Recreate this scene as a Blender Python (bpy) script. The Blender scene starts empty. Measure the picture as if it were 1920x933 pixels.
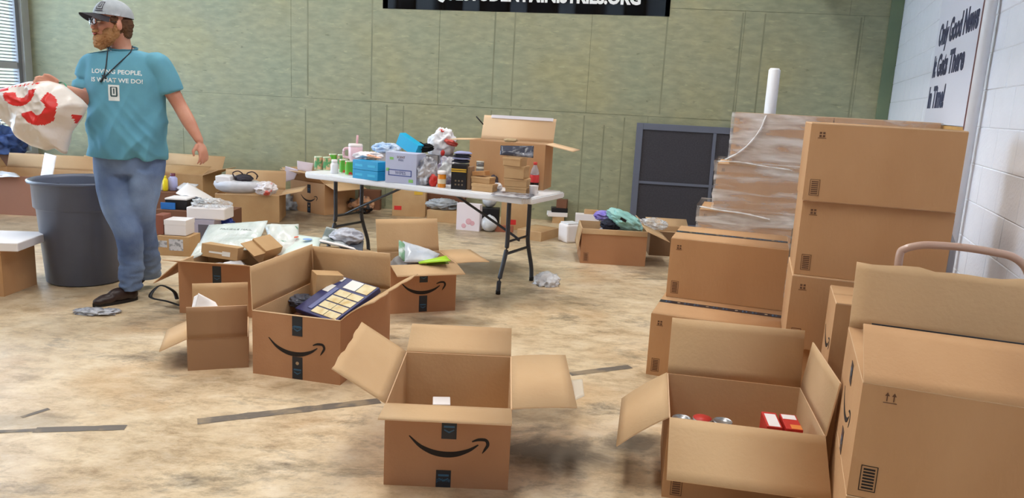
import bpy, bmesh, math, random
from mathutils import Vector, Matrix, noise
from mathutils.bvhtree import BVHTree
random.seed(7)
sin, cos, pi = math.sin, math.cos, math.pi
COL = bpy.context.scene.collection

# ---------------------------------------------------------------- camera
F, HC = 1420.0, 1.42
PITCH, ROLL = math.atan(280.5 / F), math.radians(3.0)
_D = Vector((0, cos(PITCH), -sin(PITCH))); _U0 = Vector((0, sin(PITCH), cos(PITCH))); _X = Vector((1, 0, 0))
_R = _X * cos(ROLL) + _U0 * sin(ROLL); _U = -_X * sin(ROLL) + _U0 * cos(ROLL)
_O = Vector((0, 0, HC))
cd = bpy.data.cameras.new('camera'); cam = bpy.data.objects.new('camera', cd); COL.objects.link(cam)
cam.matrix_world = Matrix(((_R.x, _U.x, -_D.x, 0), (_R.y, _U.y, -_D.y, 0), (_R.z, _U.z, -_D.z, HC), (0, 0, 0, 1)))
cd.sensor_width = 36; cd.lens = 36 * F / 1920; cd.clip_start = .05
bpy.context.scene.camera = cam
def ray(px, py): return _D + _R * ((px - 960) / F) - _U * ((py - 466.5) / F)
def at(px, py, z=0.0):            # point where a sight line meets the level z
    d = ray(px, py); return _O + d * ((z - HC) / d.z)
def atY(px, py, Y):               # point where a sight line meets the depth Y
    d = ray(px, py); return _O + d * (Y / d.y)

# ---------------------------------------------------------------- world, lights, exposure
sc = bpy.context.scene
vs = sc.view_settings; vs.view_transform = 'Standard'; vs.look = 'None'; vs.gamma = 1; vs.use_curve_mapping = False
vs.exposure = 0.0
w = bpy.data.worlds.new('sky'); sc.world = w; w.use_nodes = True
bg = w.node_tree.nodes['Background']; bg.inputs[0].default_value = (.62, .80, 1.0, 1); bg.inputs[1].default_value = 15.0
def area(name, loc, rot, sx, sy, power, col):
    l = bpy.data.lights.new(name, 'AREA'); l.shape = 'RECTANGLE'; l.size = sx; l.size_y = sy; l.energy = power; l.color = col
    o = bpy.data.objects.new(name, l); COL.objects.link(o); o.location = loc; o.rotation_euler = rot; return o
for i, (x, y) in enumerate([(-3.6, 2.3), (-.53, 2.3), (-2.7, 6.2), (0.9, 6.2)]):
    area('ceiling_lamp', (x, y, 4.55), (0, 0, -.35), .5, 2.4, 88, (1.0, .975, .93))

# ---------------------------------------------------------------- helpers
MW = {}
def lin(c): return tuple(((v/255)/12.92 if v/255 <= .04045 else ((v/255+.055)/1.055)**2.4) for v in c)
MATS = {}
def mat(name, rgb, rough=.6, rgb2=None, scale=8.0, bump=0.0, metal=0.0, trans=0.0, alpha=1.0, detail=4, emit=0, stretch=None, ior=1.45, coat=0, lo=.35, hi=.65, bscale=None):
    if name in MATS: return MATS[name]
    m = bpy.data.materials.new(name); m.use_nodes = True; nt = m.node_tree; b = nt.nodes['Principled BSDF']
    c = lin(rgb) + (1,)
    b.inputs['Base Color'].default_value = c; b.inputs['Roughness'].default_value = rough; b.inputs['Metallic'].default_value = metal
    b.inputs['Transmission Weight'].default_value = trans; b.inputs['Alpha'].default_value = alpha; b.inputs['IOR'].default_value = ior
    b.inputs['Coat Weight'].default_value = coat
    if emit: b.inputs['Emission Color'].default_value = c; b.inputs['Emission Strength'].default_value = emit
    if rgb2 or bump:
        tc = nt.nodes.new('ShaderNodeTexCoord'); mp = nt.nodes.new('ShaderNodeMapping')
        nt.links.new(tc.outputs['Object'], mp.inputs[0])
        if stretch: mp.inputs['Scale'].default_value = stretch
        n = nt.nodes.new('ShaderNodeTexNoise'); n.inputs['Scale'].default_value = scale; n.inputs['Detail'].default_value = detail
        nt.links.new(mp.outputs[0], n.inputs[0])
        if rgb2:
            r = nt.nodes.new('ShaderNodeValToRGB'); r.color_ramp.elements[0].color = c; r.color_ramp.elements[1].color = lin(rgb2) + (1,)
            r.color_ramp.elements[0].position = lo; r.color_ramp.elements[1].position = hi
            nt.links.new(n.outputs[0], r.inputs[0]); nt.links.new(r.outputs[0], b.inputs['Base Color'])
        if bump:
            n2 = n
            if bscale:
                n2 = nt.nodes.new('ShaderNodeTexNoise'); n2.inputs['Scale'].default_value = bscale; nt.links.new(mp.outputs[0], n2.inputs[0])
            bp = nt.nodes.new('ShaderNodeBump'); bp.inputs['Strength'].default_value = bump; bp.inputs['Distance'].default_value = .01
            nt.links.new(n2.outputs[0], bp.inputs['Height']); nt.links.new(bp.outputs[0], b.inputs['Normal'])
    MATS[name] = m; return m
CARD = mat('cardboard', (197, 152, 108), .8, (187, 141, 98), 3.0, .12, bscale=90, stretch=(1, 1, .4))
CARDIN = mat('cardboard_inner', (208, 172, 130), .82, (199, 162, 121), 2.5, .1, bscale=70)
CARD2 = mat('cardboard_red', (188, 139, 102), .8, (178, 129, 93), 3.0, .1, bscale=90)
EDGE = mat('cardboard_edge', (220, 186, 148), .8)
KRAFT = mat('kraft_board', (196, 160, 116), .8, (186, 148, 104), 5, .08, bscale=80)
INK = mat('print_ink', (34, 27, 26), .7)
INKB = mat('print_ink_faded', (104, 72, 52), .75)
TAPE = mat('tape_dark', (34, 38, 48), .35)
TAPEB = mat('tape_blue', (52, 96, 128), .35)
TAPEW = mat('tape_white', (176, 150, 118), .4)
WHITE = mat('white_plastic', (228, 228, 232), .45)
FILM = mat('clear_film', (235, 238, 242), .12, alpha=.34, bump=.9, scale=14)
STRAP = mat('stretch_film', (240, 238, 236), .16, alpha=.2, bump=1.0, scale=9, stretch=(.5, .5, 3))

def hazy(m, lo_, hi_, sc_, st):
    nt = m.node_tree; b = nt.nodes['Principled BSDF']; tc = nt.nodes.new('ShaderNodeTexCoord'); mp = nt.nodes.new('ShaderNodeMapping'); mp.inputs['Scale'].default_value = st; mp.inputs['Rotation'].default_value = (0, .25, 0)
    n = nt.nodes.new('ShaderNodeTexNoise'); n.inputs['Scale'].default_value = sc_; n.inputs['Detail'].default_value = 5; n.inputs['Distortion'].default_value = .35
    r = nt.nodes.new('ShaderNodeMapRange'); r.inputs[1].default_value = .46; r.inputs[2].default_value = .68; r.inputs[3].default_value = lo_; r.inputs[4].default_value = hi_
    nt.links.new(tc.outputs['Object'], mp.inputs[0]); nt.links.new(mp.outputs[0], n.inputs[0]); nt.links.new(n.outputs[0], r.inputs[0]); nt.links.new(r.outputs[0], b.inputs['Alpha'])
hazy(STRAP, .15, .72, 3.4, (.6, .6, 3.4)); hazy(FILM, .22, .85, 16, (1, 1, 1))

def finish(bm, smooth=False, name='part'):
    me = bpy.data.meshes.new(name); bm.normal_update(); bm.to_mesh(me); bm.free()
    if smooth:
        for p in me.polygons: p.use_smooth = True
    return me
def link(name, me, m, parent=None, M=None, world=False, origin=None):
    for mm in (m if isinstance(m, (list, tuple)) else [m]): me.materials.append(mm)
    o = bpy.data.objects.new(name, me); COL.objects.link(o)
    M = M or Matrix()
    if parent is not None:
        o.parent = parent
        if world:
            me.transform(MW[parent].inverted()); M = Matrix()
        o.matrix_basis = M; MW[o] = MW[parent] @ M
    else:
        if origin is not None:
            me.transform(Matrix.Translation(-Vector(origin))); M = Matrix.Translation(Vector(origin)) @ M
        o.matrix_basis = M; MW[o] = M
    return o
def tag(o, label, cat, group=None, kind=None):
    if label: o['label'] = label
    if cat: o['category'] = cat
    if group: o['group'] = group
    if kind: o['kind'] = kind
    return o
def thing(name, label, cat, loc=(0, 0, 0), yaw=0, group=None, M=None):
    o = bpy.data.objects.new(name, None); COL.objects.link(o); o.empty_display_size = .05
    M = M or (Matrix.Translation(Vector(loc)) @ Matrix.Rotation(yaw, 4, 'Z'))
    o.matrix_basis = M; MW[o] = M; return tag(o, label, cat, group)
def auto_origin(me):
    xs = [v.co for v in me.vertices]
    return Vector(((min(c.x for c in xs)+max(c.x for c in xs))/2, (min(c.y for c in xs)+max(c.y for c in xs))/2, min(c.z for c in xs)))
def single(name, bm, m, label, cat, group=None, smooth=False, kind=None):   # a thing that is one mesh, given in world coordinates
    me = finish(bm, smooth, name); return tag(link(name, me, m, origin=auto_origin(me)), label, cat, group, kind)
def part(name, bm, m, parent, smooth=False, world=False, label=None, M=None, kind=None):
    o = link(name, finish(bm, smooth, name), m, parent, M=M, world=world)
    if label: o['label'] = label
    if kind: o['kind'] = kind
    return o
def box(bm, x0, y0, z0, x1, y1, z1, M=None, mi=0):
    vs_ = [bm.verts.new((x, y, z)) for x in (x0, x1) for y in (y0, y1) for z in (z0, z1)]
    if M is not None:
        for v in vs_: v.co = M @ v.co
    for f in ((0,1,3,2), (4,6,7,5), (0,4,5,1), (2,3,7,6), (0,2,6,4), (1,5,7,3)):
        fc = bm.faces.new([vs_[i] for i in f]); fc.material_index = mi
    return vs_
def bevel(bm, w, seg=2):
    bmesh.ops.bevel(bm, geom=list(bm.edges), offset=w, segments=seg, affect='EDGES', profile=.5, clamp_overlap=True)
def B(): return bmesh.new()
def boxbm(*a, bev=0, M=None):
    bm = B(); box(bm, *a)
    if bev: bevel(bm, bev)
    if M is not None: bmesh.ops.transform(bm, matrix=M, verts=bm.verts)
    return bm
def lathe(bm, prof, n=24, c=(0, 0, 0), M=None, mi=None, cap=True):
    rings = []
    for (r, z) in prof:
        rings.append([bm.verts.new(Vector((c[0]+r*cos(2*pi*i/n), c[1]+r*sin(2*pi*i/n), c[2]+z))) for i in range(n)])
    for k in range(len(rings)-1):
        for i in range(n):
            f = bm.faces.new((rings[k][i], rings[k][(i+1) % n], rings[k+1][(i+1) % n], rings[k+1][i])); f.smooth = True
            if mi: f.material_index = mi[k]
    if cap:
        if prof[0][0] > 1e-4: f = bm.faces.new(rings[0][::-1]); f.material_index = mi[0] if mi else 0
        if prof[-1][0] > 1e-4: f = bm.faces.new(rings[-1]); f.material_index = mi[-1] if mi else 0
    if M is not None:
        for rg in rings:
            for v in rg: v.co = M @ v.co
def frame_of(t, up=None):
    t = t.normalized(); up = up or Vector((0, 0, 1))
    if abs(t.dot(up)) > .98: up = Vector((0, 1, 0))
    a = t.cross(up).normalized(); return a, a.cross(t).normalized()
def tube(bm, pts, rad, n=10, up=None, cap=True, flat=1.0):
    pts = [Vector(p) for p in pts]; rs = rad if isinstance(rad, list) else [rad]*len(pts); rings = []
    for i, p in enumerate(pts):
        t = (pts[min(i+1, len(pts)-1)] - pts[max(i-1, 0)]); a, b = frame_of(t, up)
        r = rs[i]; rx, ry = r if isinstance(r, tuple) else (r, r*flat)
        rings.append([bm.verts.new(p + a*rx*cos(2*pi*k/n) + b*ry*sin(2*pi*k/n)) for k in range(n)])
    for k in range(len(rings)-1):
        for i in range(n):
            f = bm.faces.new((rings[k][i], rings[k][(i+1) % n], rings[k+1][(i+1) % n], rings[k+1][i])); f.smooth = True
    if cap: bm.faces.new(rings[0][::-1]); bm.faces.new(rings[-1])
def smooth_path(pts, k=6):
    pts = [Vector(p) for p in pts]; out = []
    for i in range(len(pts)-1):
        p0, p1, p2, p3 = pts[max(i-1, 0)], pts[i], pts[i+1], pts[min(i+2, len(pts)-1)]
        for j in range(k):
            t = j/k
            out.append(.5*((2*p1)+(-p0+p2)*t+(2*p0-5*p1+4*p2-p3)*t*t+(-p0+3*p1-3*p2+p3)*t**3))
    out.append(pts[-1]); return out
def ell(bm, c, r, M=None, sub=3):
    g = bmesh.ops.create_icosphere(bm, subdivisions=sub, radius=1.0)
    for v in g['verts']:
        v.co = Vector((v.co.x*r[0], v.co.y*r[1], v.co.z*r[2]))
        if M is not None: v.co = M @ v.co
        v.co += Vector(c)
        for f in v.link_faces: f.smooth = True
def remesh(bm, voxel, smooth_it=6, disp=None):     # many overlapping closed shapes -> one continuous surface
    me = finish(bm); o = bpy.data.objects.new('tmp', me); COL.objects.link(o)
    md = o.modifiers.new('r', 'REMESH'); md.mode = 'VOXEL'; md.voxel_size = voxel; md.use_smooth_shade = True
    sm = o.modifiers.new('s', 'SMOOTH'); sm.iterations = smooth_it; sm.factor = .5
    dg = bpy.context.evaluated_depsgraph_get(); out = bpy.data.meshes.new_from_object(o.evaluated_get(dg))
    bpy.data.objects.remove(o); bm2 = B(); bm2.from_mesh(out); bpy.data.meshes.remove(out)
    if disp:
        bm2.normal_update()
        for v in bm2.verts: v.co += v.normal * disp(v.co)
    for f in bm2.faces: f.smooth = True
    return bm2
def ridge(p, s, seed):
    q = p*s + Vector((seed*3.7, seed*1.3, seed*7.1)); return 1 - abs(noise.noise(q))*2.4
def crumple(v, s, seed): return ridge(v, s*.62, seed)*.75 + ridge(v, s*1.5, seed+5)*.3 + ridge(v, s*3.5, seed+9)*.07
def lumpbm(c, r, seed=0, amp=.25, s=None, sub=5, yaw=0, tilt=0, base=None):
    bm = B(); g = bmesh.ops.create_icosphere(bm, subdivisions=sub, radius=1)
    s = s or 2.4; M = Matrix.Rotation(yaw, 3, 'Z') @ Matrix.Rotation(tilt, 3, 'Y')
    for v in bm.verts:
        d = v.co.copy(); k = 1 + amp*(crumple(d, s, seed)-.35)
        v.co = M @ Vector((d.x*r[0]*k, d.y*r[1]*k, d.z*r[2]*k)) + Vector(c)
        if base is not None and v.co.z < base: v.co.z = base
    for f in bm.faces: f.smooth = True
    return bm
def sheetbm(P00, P10, P01, P11, thick=.01, bulge=.0, n=14, amp=.006, seed=0, s=14, curl=0):   # pillow-like sheet between four corners
    P00, P10, P01, P11 = map(Vector, (P00, P10, P01, P11)); bm = B()
    nrm = (P10-P00).cross(P01-P00).normalized(); top = []; bot = []
    if nrm.z < 0: nrm = -nrm
    for j in range(n+1):
        tr = []; br = []
        for i in range(n+1):
            u, v = i/n, j/n; p = P00*(1-u)*(1-v)+P10*u*(1-v)+P01*(1-u)*v+P11*u*v
            e = (1-(2*u-1)**4)*(1-(2*v-1)**4); cz = amp*(crumple(p, s, seed)-.4)*(.3+e)
            sag = curl*((2*u-1)**2)
            tr.append(bm.verts.new(p + nrm*(thick/2*.3 + (bulge+thick/2)*e + cz - sag)))
            br.append(bm.verts.new(p + nrm*(-thick/2*.3 - (bulge*.3+thick/2)*e + cz*.5 - sag)))
        top.append(tr); bot.append(br)
    for j in range(n):
        for i in range(n):
            bm.faces.new((top[j][i], top[j][i+1], top[j+1][i+1], top[j+1][i])); bm.faces.new((bot[j][i], bot[j+1][i], bot[j+1][i+1], bot[j][i+1]))
    for i in range(n):
        bm.faces.new((top[0][i], bot[0][i], bot[0][i+1], top[0][i+1])); bm.faces.new((top[n][i+1], bot[n][i+1], bot[n][i], top[n][i]))
        bm.faces.new((top[i+1][0], bot[i+1][0], bot[i][0], top[i][0])); bm.faces.new((top[i][n], bot[i][n], bot[i+1][n], top[i+1][n]))
    for f in bm.faces: f.smooth = True
    return bm
FONT = {}
def textbm(s, size, align='CENTER', ext=.0006, sx=1.0, offset=0.0):
    c = bpy.data.curves.new('t', 'FONT'); c.body = s; c.size = size; c.align_x = align; c.align_y = 'CENTER'; c.extrude = ext; c.resolution_u = 3; c.offset = offset
    o = bpy.data.objects.new('t', c); COL.objects.link(o)
    me = bpy.data.meshes.new_from_object(o.evaluated_get(bpy.context.evaluated_depsgraph_get())); bpy.data.objects.remove(o)
    bm = B(); bm.from_mesh(me); bpy.data.meshes.remove(me)
    for v in bm.verts: v.co.x *= sx
    return bm
def basis(o, x, y, z=None):       # matrix with columns x, y, z at origin o
    x = Vector(x).normalized(); y = Vector(y).normalized(); z = z or x.cross(y)
    return Matrix(((x.x, y.x, z.x, o[0]), (x.y, y.y, z.y, o[1]), (x.z, y.z, z.z, o[2]), (0, 0, 0, 1)))
def xf(bm, M): bmesh.ops.transform(bm, matrix=M, verts=bm.verts); return bm

# ---------------------------------------------------------------- cartons
def ribbon(bm, pts, t=.0008):     # pts: (x, y, width) in the face plane; a flat stroke with a little thickness
    n = len(pts); L = []; Rr = []
    for i, (x, y, wd) in enumerate(pts):
        a = pts[max(i-1, 0)]; b = pts[min(i+1, n-1)]; d = Vector((b[0]-a[0], b[1]-a[1], 0)).normalized(); nn = Vector((-d.y, d.x, 0))
        p = Vector((x, y, 0)); L.append(p+nn*wd/2); Rr.append(p-nn*wd/2)
    for i in range(n-1):
        q = [L[i], L[i+1], Rr[i+1], Rr[i]]
        up = [bm.verts.new(v+Vector((0, 0, t))) for v in q]; dn = [bm.verts.new(v) for v in q]
        bm.faces.new(up[::-1])
        for k in range(4): bm.faces.new((up[k], up[(k+1) % 4], dn[(k+1) % 4], dn[k]))
def smilebm(W):                   # curved arrow from left to right, width W
    s = W/.30; bm = B()
    a = smooth_path([(-.150, .036, .004), (-.105, -.006, .014), (-.045, -.031, .022), (.02, -.033, .022), (.075, -.015, .014), (.112, .010, .005)], 5)
    ribbon(bm, [(p.x*s, p.y*s, max(.002, p.z)*s) for p in a])
    b = smooth_path([(.088, .022, .005), (.112, .031, .011), (.140, .030, .012), (.148, .012, .012), (.138, -.008, .009), (.128, -.024, .002)], 4)
    ribbon(bm, [(p.x*s, p.y*s, max(.0015, p.z)*s) for p in b])
    return bm
def iconbm(kind, s=.03):          # little handling symbols
    bm = B()
    if kind == 'arrows':
        for x in (-.4, .4):
            box(bm, (x-.06)*s, -.3*s, 0, (x+.06)*s, .5*s, .0006)
            v = [bm.verts.new((p[0]*s, p[1]*s, .0006)) for p in ((x-.28, .4), (x+.28, .4), (x, .9))]; bm.faces.new(v)
        box(bm, -.8*s, -.55*s, 0, .8*s, -.45*s, .0006)
    elif kind == 'boxes':
        for y in (.3, -.3):
            for x in (-.32, .32): box(bm, (x-.22)*s, (y-.2)*s, 0, (x+.22)*s, (y+.2)*s, .0006)
        box(bm, -.8*s, -.75*s, 0, .8*s, -.65*s, .0006)
    else:
        for x0, y0, x1, y1 in ((-.8, -1.4, .8, -1.32), (-.8, 1.32, .8, 1.4), (-.8, -1.4, -.72, 1.4), (.72, -1.4, .8, 1.4)): box(bm, x0*s, y0*s, 0, x1*s, y1*s, .0006)
        for k in range(7): box(bm, -.55*s, (-1.15+k*.34)*s, 0, .55*s, (-1.15+k*.34+.2)*s, .0006)
    return bm
def tape_strip(parent, M, L, w_, along='y', seed=0, marks=True):
    t = part('tape', boxbm(-w_/2, -L/2, 0, w_/2, L/2, .0009), TAPE, parent, M=M, label='dark printed packing tape')
    if marks:
        rnd = random.Random(seed); bb = B(); bw = B(); y = -L/2+.03; k = 0
        while y < L/2-.03:
            if k % 3 == 1: lathe(bw, [(.009, .0009), (.009, .0016)], 10, (0, y, 0))
            else:
                ribbon(bb, [(-w_*.33, y+.006, .004), (0, y-.004, .006), (w_*.33, y+.006, .004)], .0016); box(bb, -w_*.36, y+.014, 0, w_*.36, y+.022, .0016)
            y += .052; k += 1
        part('tape_mark', bb, TAPEB, t, kind='stuff')
        if len(bw.verts): part('tape_dot', bw, TAPEW, t, kind='stuff')
        else: bw.free()
    return t
T = .005
def side_frames(W, D, H):
    return {'front': (Vector((0, 0, H)), Vector((1, 0, 0)), Vector((0, -1, 0)), W), 'back': (Vector((W, D, H)), Vector((-1, 0, 0)), Vector((0, 1, 0)), W),
            'left': (Vector((0, D, H)), Vector((0, -1, 0)), Vector((-1, 0, 0)), D), 'right': (Vector((W, 0, H)), Vector((0, 1, 0)), Vector((1, 0, 0)), D)}
def carton(label, x, y, z, yaw, W, D, H, flaps=None, closed=False, group='brown cardboard boxes', prints=(), m=None, mi=None, cat='box', name='cardboard_box', torn=None, bend=None, M=None, shape=None):
    """x, y: front left corner of the base; flaps: side -> (angle outward from upright, length)."""
    m = m or CARD; mi = mi or CARDIN
    c = Vector((x, y, z)) + Matrix.Rotation(yaw, 3, 'Z') @ Vector((W/2, D/2, 0))
    root = thing(name, label, cat, c, yaw, group, M=M); O = Vector((-W/2, -D/2, 0))
    bm = B(); e = .0
    box(bm, 0, 0, 0, W, D, T); box(bm, 0, 0, T, W, T, H); box(bm, 0, D-T, T, W, D, H); box(bm, 0, T, T, T, D-T, H); box(bm, W-T, T, T, W, D-T, H)
    for f in bm.faces:
        f.normal_update(); cc = f.calc_center_median()
        if T*.5 < cc.x < W-T*.5 and T*.5 < cc.y < D-T*.5 and cc.z > T*.5: f.material_index = 1
        if abs(cc.z-H) < 1e-5: f.material_index = 2
    if shape: shape(bm)
    xf(bm, Matrix.Translation(O)); body = part('body', bm, [m, mi, EDGE], root)
    fl = dict(flaps or {})
    if closed:
        fl.setdefault('front', (-pi/2, D/2-.001)); fl.setdefault('back', (-pi/2, D/2-.001))
    FR = side_frames(W, D, H)
    for sd, (ang, ln) in fl.items():
        o, ax, outw, wd = FR[sd]; bd = (bend or {}).get(sd, .0); bm = B(); n = 6; up = []; dn = []; g = .002
        tn = (torn or {}).get(sd, 0); p = o + Vector((0, 0, .0015)); a = ang
        ss = 14 if tn else 1; rows = []
        for k in range(n+1):
            d = outw*sin(a)+Vector((0, 0, 1))*cos(a); nr = outw*cos(a)-Vector((0, 0, 1))*sin(a)
            rows.append((p.copy(), d.copy(), nr.copy())); p += d*ln/n; a += bd/n
        for k, (p, d, nr) in enumerate(rows):
            ru = []; rd = []
            for s in range(ss+1):
                u = s/ss; off = Vector()
                if tn and k == n: off = -d*tn*(.5+.5*noise.noise(Vector((u*6, W*9, 0))) + (.35 if .3 < u < .7 else 0))
                q = p + ax*(g+(wd-2*g)*u) + off
                ru.append(bm.verts.new(q + nr*T*.5)); rd.append(bm.verts.new(q - nr*T*.5))
            up.append(ru); dn.append(rd)
        for k in range(n):
            for s in range(ss):
                f = bm.faces.new((up[k][s], up[k][s+1], up[k+1][s+1], up[k+1][s])); f.material_index = 0; f.smooth = True
                f = bm.faces.new((dn[k][s], dn[k+1][s], dn[k+1][s+1], dn[k][s+1])); f.material_index = 1; f.smooth = True
            f = bm.faces.new((up[k][0], up[k+1][0], dn[k+1][0], dn[k][0])); f.material_index = 2
            f = bm.faces.new((up[k][ss], dn[k][ss], dn[k+1][ss], up[k+1][ss])); f.material_index = 2
        for s in range(ss):
            f = bm.faces.new((up[n][s], up[n][s+1], dn[n][s+1], dn[n][s])); f.material_index = 2
            f = bm.faces.new((up[0][s], dn[0][s], dn[0][s+1], up[0][s+1])); f.material_index = 2
        # flap frame: up = outer side, dn = inner side
        xf(bm, Matrix.Translation(O)); part('flap', bm, [m, mi, EDGE], root)
    def face(sd, u, v, h=.0006):   # matrix on a side face: u along, v up
        o, ax, outw, wd = FR[sd]; p = O + o + ax*u - Vector((0, 0, H)) + Vector((0, 0, v)) + outw*h
        return basis(p, ax, (0, 0, 1), outw)
    for pr in prints:
        k = pr[0]
        if k == 'smile': part('printed_arrow', smilebm(pr[4]), INK, root, M=face(pr[1], pr[2], pr[3]), label='printed black curved arrow')
        elif k == 'tape': tape_strip(root, face(pr[1], pr[2], pr[3]), pr[4], .055, seed=pr[2])
        elif k == 'topt': tape_strip(root, Matrix.Translation(Vector((0, 0, H+.0048))) @ Matrix.Rotation(pi/2, 4, 'Z'), W-.004, .055)
        elif k == 'icon': part('printed_symbol', iconbm(pr[4], pr[5]), INKB if len(pr) < 7 else INK, root, M=face(pr[1], pr[2], pr[3]))
        elif k == 'text': part('printed_text', textbm(pr[4], pr[5]), pr[6], root, M=face(pr[1], pr[2], pr[3], .0016))
        elif k == 'label': part('paper_label', boxbm(-pr[4]/2, -pr[5]/2, 0, pr[4]/2, pr[5]/2, .0008), pr[6], root, M=face(pr[1], pr[2], pr[3]))
    return root
def std(H, W): return [('icon', 'front', .05, H-.045, 'boxes', .022), ('icon', 'front', .045, .06, 'code', .026)]

# ---------------------------------------------------------------- setting
def floor_mat():
    m = bpy.data.materials.new('worn_floor'); m.use_nodes = True; nt = m.node_tree; b = nt.nodes['Principled BSDF']; N = nt.nodes.new; Lk = nt.links.new
    tc = N('ShaderNodeTexCoord')
    def nz(sc_, det=6, ro=.6, dis=0, st=None):
        mp = N('ShaderNodeMapping'); Lk(tc.outputs['Object'], mp.inputs[0])
        if st: mp.inputs['Scale'].default_value = st; mp.inputs['Rotation'].default_value = (0, 0, .35)
        n = N('ShaderNodeTexNoise'); n.inputs['Scale'].default_value = sc_; n.inputs['Detail'].default_value = det; n.inputs['Roughness'].default_value = ro; n.inputs['Distortion'].default_value = dis
        Lk(mp.outputs[0], n.inputs[0]); return n.outputs[0]
    def ramp(src, els):
        r = N('ShaderNodeValToRGB'); cr = r.color_ramp
        while len(cr.elements) < len(els): cr.elements.new(.5)
        for e, (p, c) in zip(cr.elements, els): e.position = p; e.color = c if len(c) == 4 else lin(c)+(1,)
        Lk(src, r.inputs[0]); return r.outputs[0]
    def mix(f, a, c, mode='MIX'):
        x = N('ShaderNodeMix'); x.data_type = 'RGBA'; x.blend_type = mode
        if isinstance(f, float): x.inputs[0].default_value = f
        else: Lk(f, x.inputs[0])
        Lk(a, x.inputs[6])
        if isinstance(c, tuple): x.inputs[7].default_value = c
        else: Lk(c, x.inputs[7])
        return x.outputs[2]
    base = ramp(nz(1.5, 10, .74, .15, (1, 1.3, 1)), [(.32, (160, 132, 98)), (.42, (200, 173, 137)), (.53, (226, 203, 168)), (.68, (238, 221, 196))])
    fine = ramp(nz(9, 10, .78, .2, (.8, 1.4, 1)), [(.38, (140, 114, 84)), (.50, (218, 194, 158)), (.66, (246, 231, 207))])
    c = mix(.42, base, fine)
    och = ramp(nz(1.9, 4, .5), [(.52, (0, 0, 0, 1)), (.70, (.42, .42, .42, 1))])
    c = mix(och, c, lin((202, 158, 106))+(1,))
    dark = ramp(nz(2.6, 10, .76, .25, (.7, 1.3, 1)), [(.55, (0, 0, 0, 1)), (.70, (.85, .85, .85, 1))])
    c = mix(dark, c, lin((104, 90, 74))+(1,))
    # darker floor spots, ellipses with noisy edges: (x, y, rx, ry, strength)
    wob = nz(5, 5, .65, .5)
    for (sx, sy, rx, ry, st) in DARK_SPOTS:
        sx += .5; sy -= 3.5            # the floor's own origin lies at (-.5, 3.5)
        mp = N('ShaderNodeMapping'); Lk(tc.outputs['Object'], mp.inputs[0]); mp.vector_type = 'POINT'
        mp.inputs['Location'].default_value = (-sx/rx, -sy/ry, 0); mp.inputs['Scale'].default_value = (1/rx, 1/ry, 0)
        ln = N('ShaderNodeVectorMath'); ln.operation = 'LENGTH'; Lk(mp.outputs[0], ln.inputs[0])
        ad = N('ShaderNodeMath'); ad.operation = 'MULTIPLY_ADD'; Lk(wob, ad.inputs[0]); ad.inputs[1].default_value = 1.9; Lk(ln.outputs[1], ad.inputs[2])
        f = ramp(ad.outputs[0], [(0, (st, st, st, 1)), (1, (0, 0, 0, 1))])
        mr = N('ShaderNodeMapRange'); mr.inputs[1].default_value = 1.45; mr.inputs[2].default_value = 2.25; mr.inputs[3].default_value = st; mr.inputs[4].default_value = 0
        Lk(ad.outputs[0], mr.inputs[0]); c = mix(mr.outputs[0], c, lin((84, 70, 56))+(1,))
    Lk(c, b.inputs['Base Color'])
    rr = ramp(nz(3, 5), [(.3, (.28, .28, .28, 1)), (.7, (.5, .5, .5, 1))]); Lk(rr, b.inputs['Roughness'])
    bp = N('ShaderNodeBump'); bp.inputs['Strength'].default_value = .12; bp.inputs['Distance'].default_value = .01; Lk(nz(22, 4), bp.inputs['Height']); Lk(bp.outputs[0], b.inputs['Normal'])
    return m
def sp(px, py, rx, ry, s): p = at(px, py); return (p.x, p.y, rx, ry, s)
DARK_SPOTS = [sp(1040, 850, .28, .16, .85), sp(1010, 775, .25, .14, .5), sp(905, 500, .45, .42, .75), sp(965, 560, .5, .3, .5), sp(1190, 830, .14, .12, .8),
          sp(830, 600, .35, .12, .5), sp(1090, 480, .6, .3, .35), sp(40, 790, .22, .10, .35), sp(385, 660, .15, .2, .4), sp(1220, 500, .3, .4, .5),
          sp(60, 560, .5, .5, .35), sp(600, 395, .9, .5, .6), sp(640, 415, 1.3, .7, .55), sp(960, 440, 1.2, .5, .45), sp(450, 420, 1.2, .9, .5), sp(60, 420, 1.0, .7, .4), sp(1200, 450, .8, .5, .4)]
fb = B(); box(fb, -9, -5, -.2, 8, 12, 0)
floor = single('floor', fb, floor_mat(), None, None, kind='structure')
TAPEF = mat('worn_floor_tape', (112, 102, 92), .6, (150, 132, 108), 9, lo=.5, hi=.62)
def floor_tape(pa, pb, w_):
    a, b = at(*pa), at(*pb); d = (b-a).normalized(); n = Vector((-d.y, d.x, 0)); bm = B(); L = (b-a).length; k = max(4, int(L/.04)); rows = []
    for i in range(k+1):
        p = a+d*L*i/k; q = w_*(.5+.12*noise.noise(Vector((i*.7, pa[0], 0))))
        rows.append([bm.verts.new(p+n*q+Vector((0, 0, .0012))), bm.verts.new(p-n*q+Vector((0, 0, .0012)))])
    for i in range(k): bm.faces.new((rows[i][0], rows[i+1][0], rows[i+1][1], rows[i][1]))
    part('floor_tape', bm, TAPEF, floor, world=True, label='worn grey tape line stuck on the floor')
floor_tape((370, 790), (712, 751), .062); floor_tape((65, 806), (236, 801), .05); floor_tape((-60, 812), (65, 806), .03); floor_tape((1068, 701), (1182, 687), .055); floor_tape((40, 782), (92, 766), .025)

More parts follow.
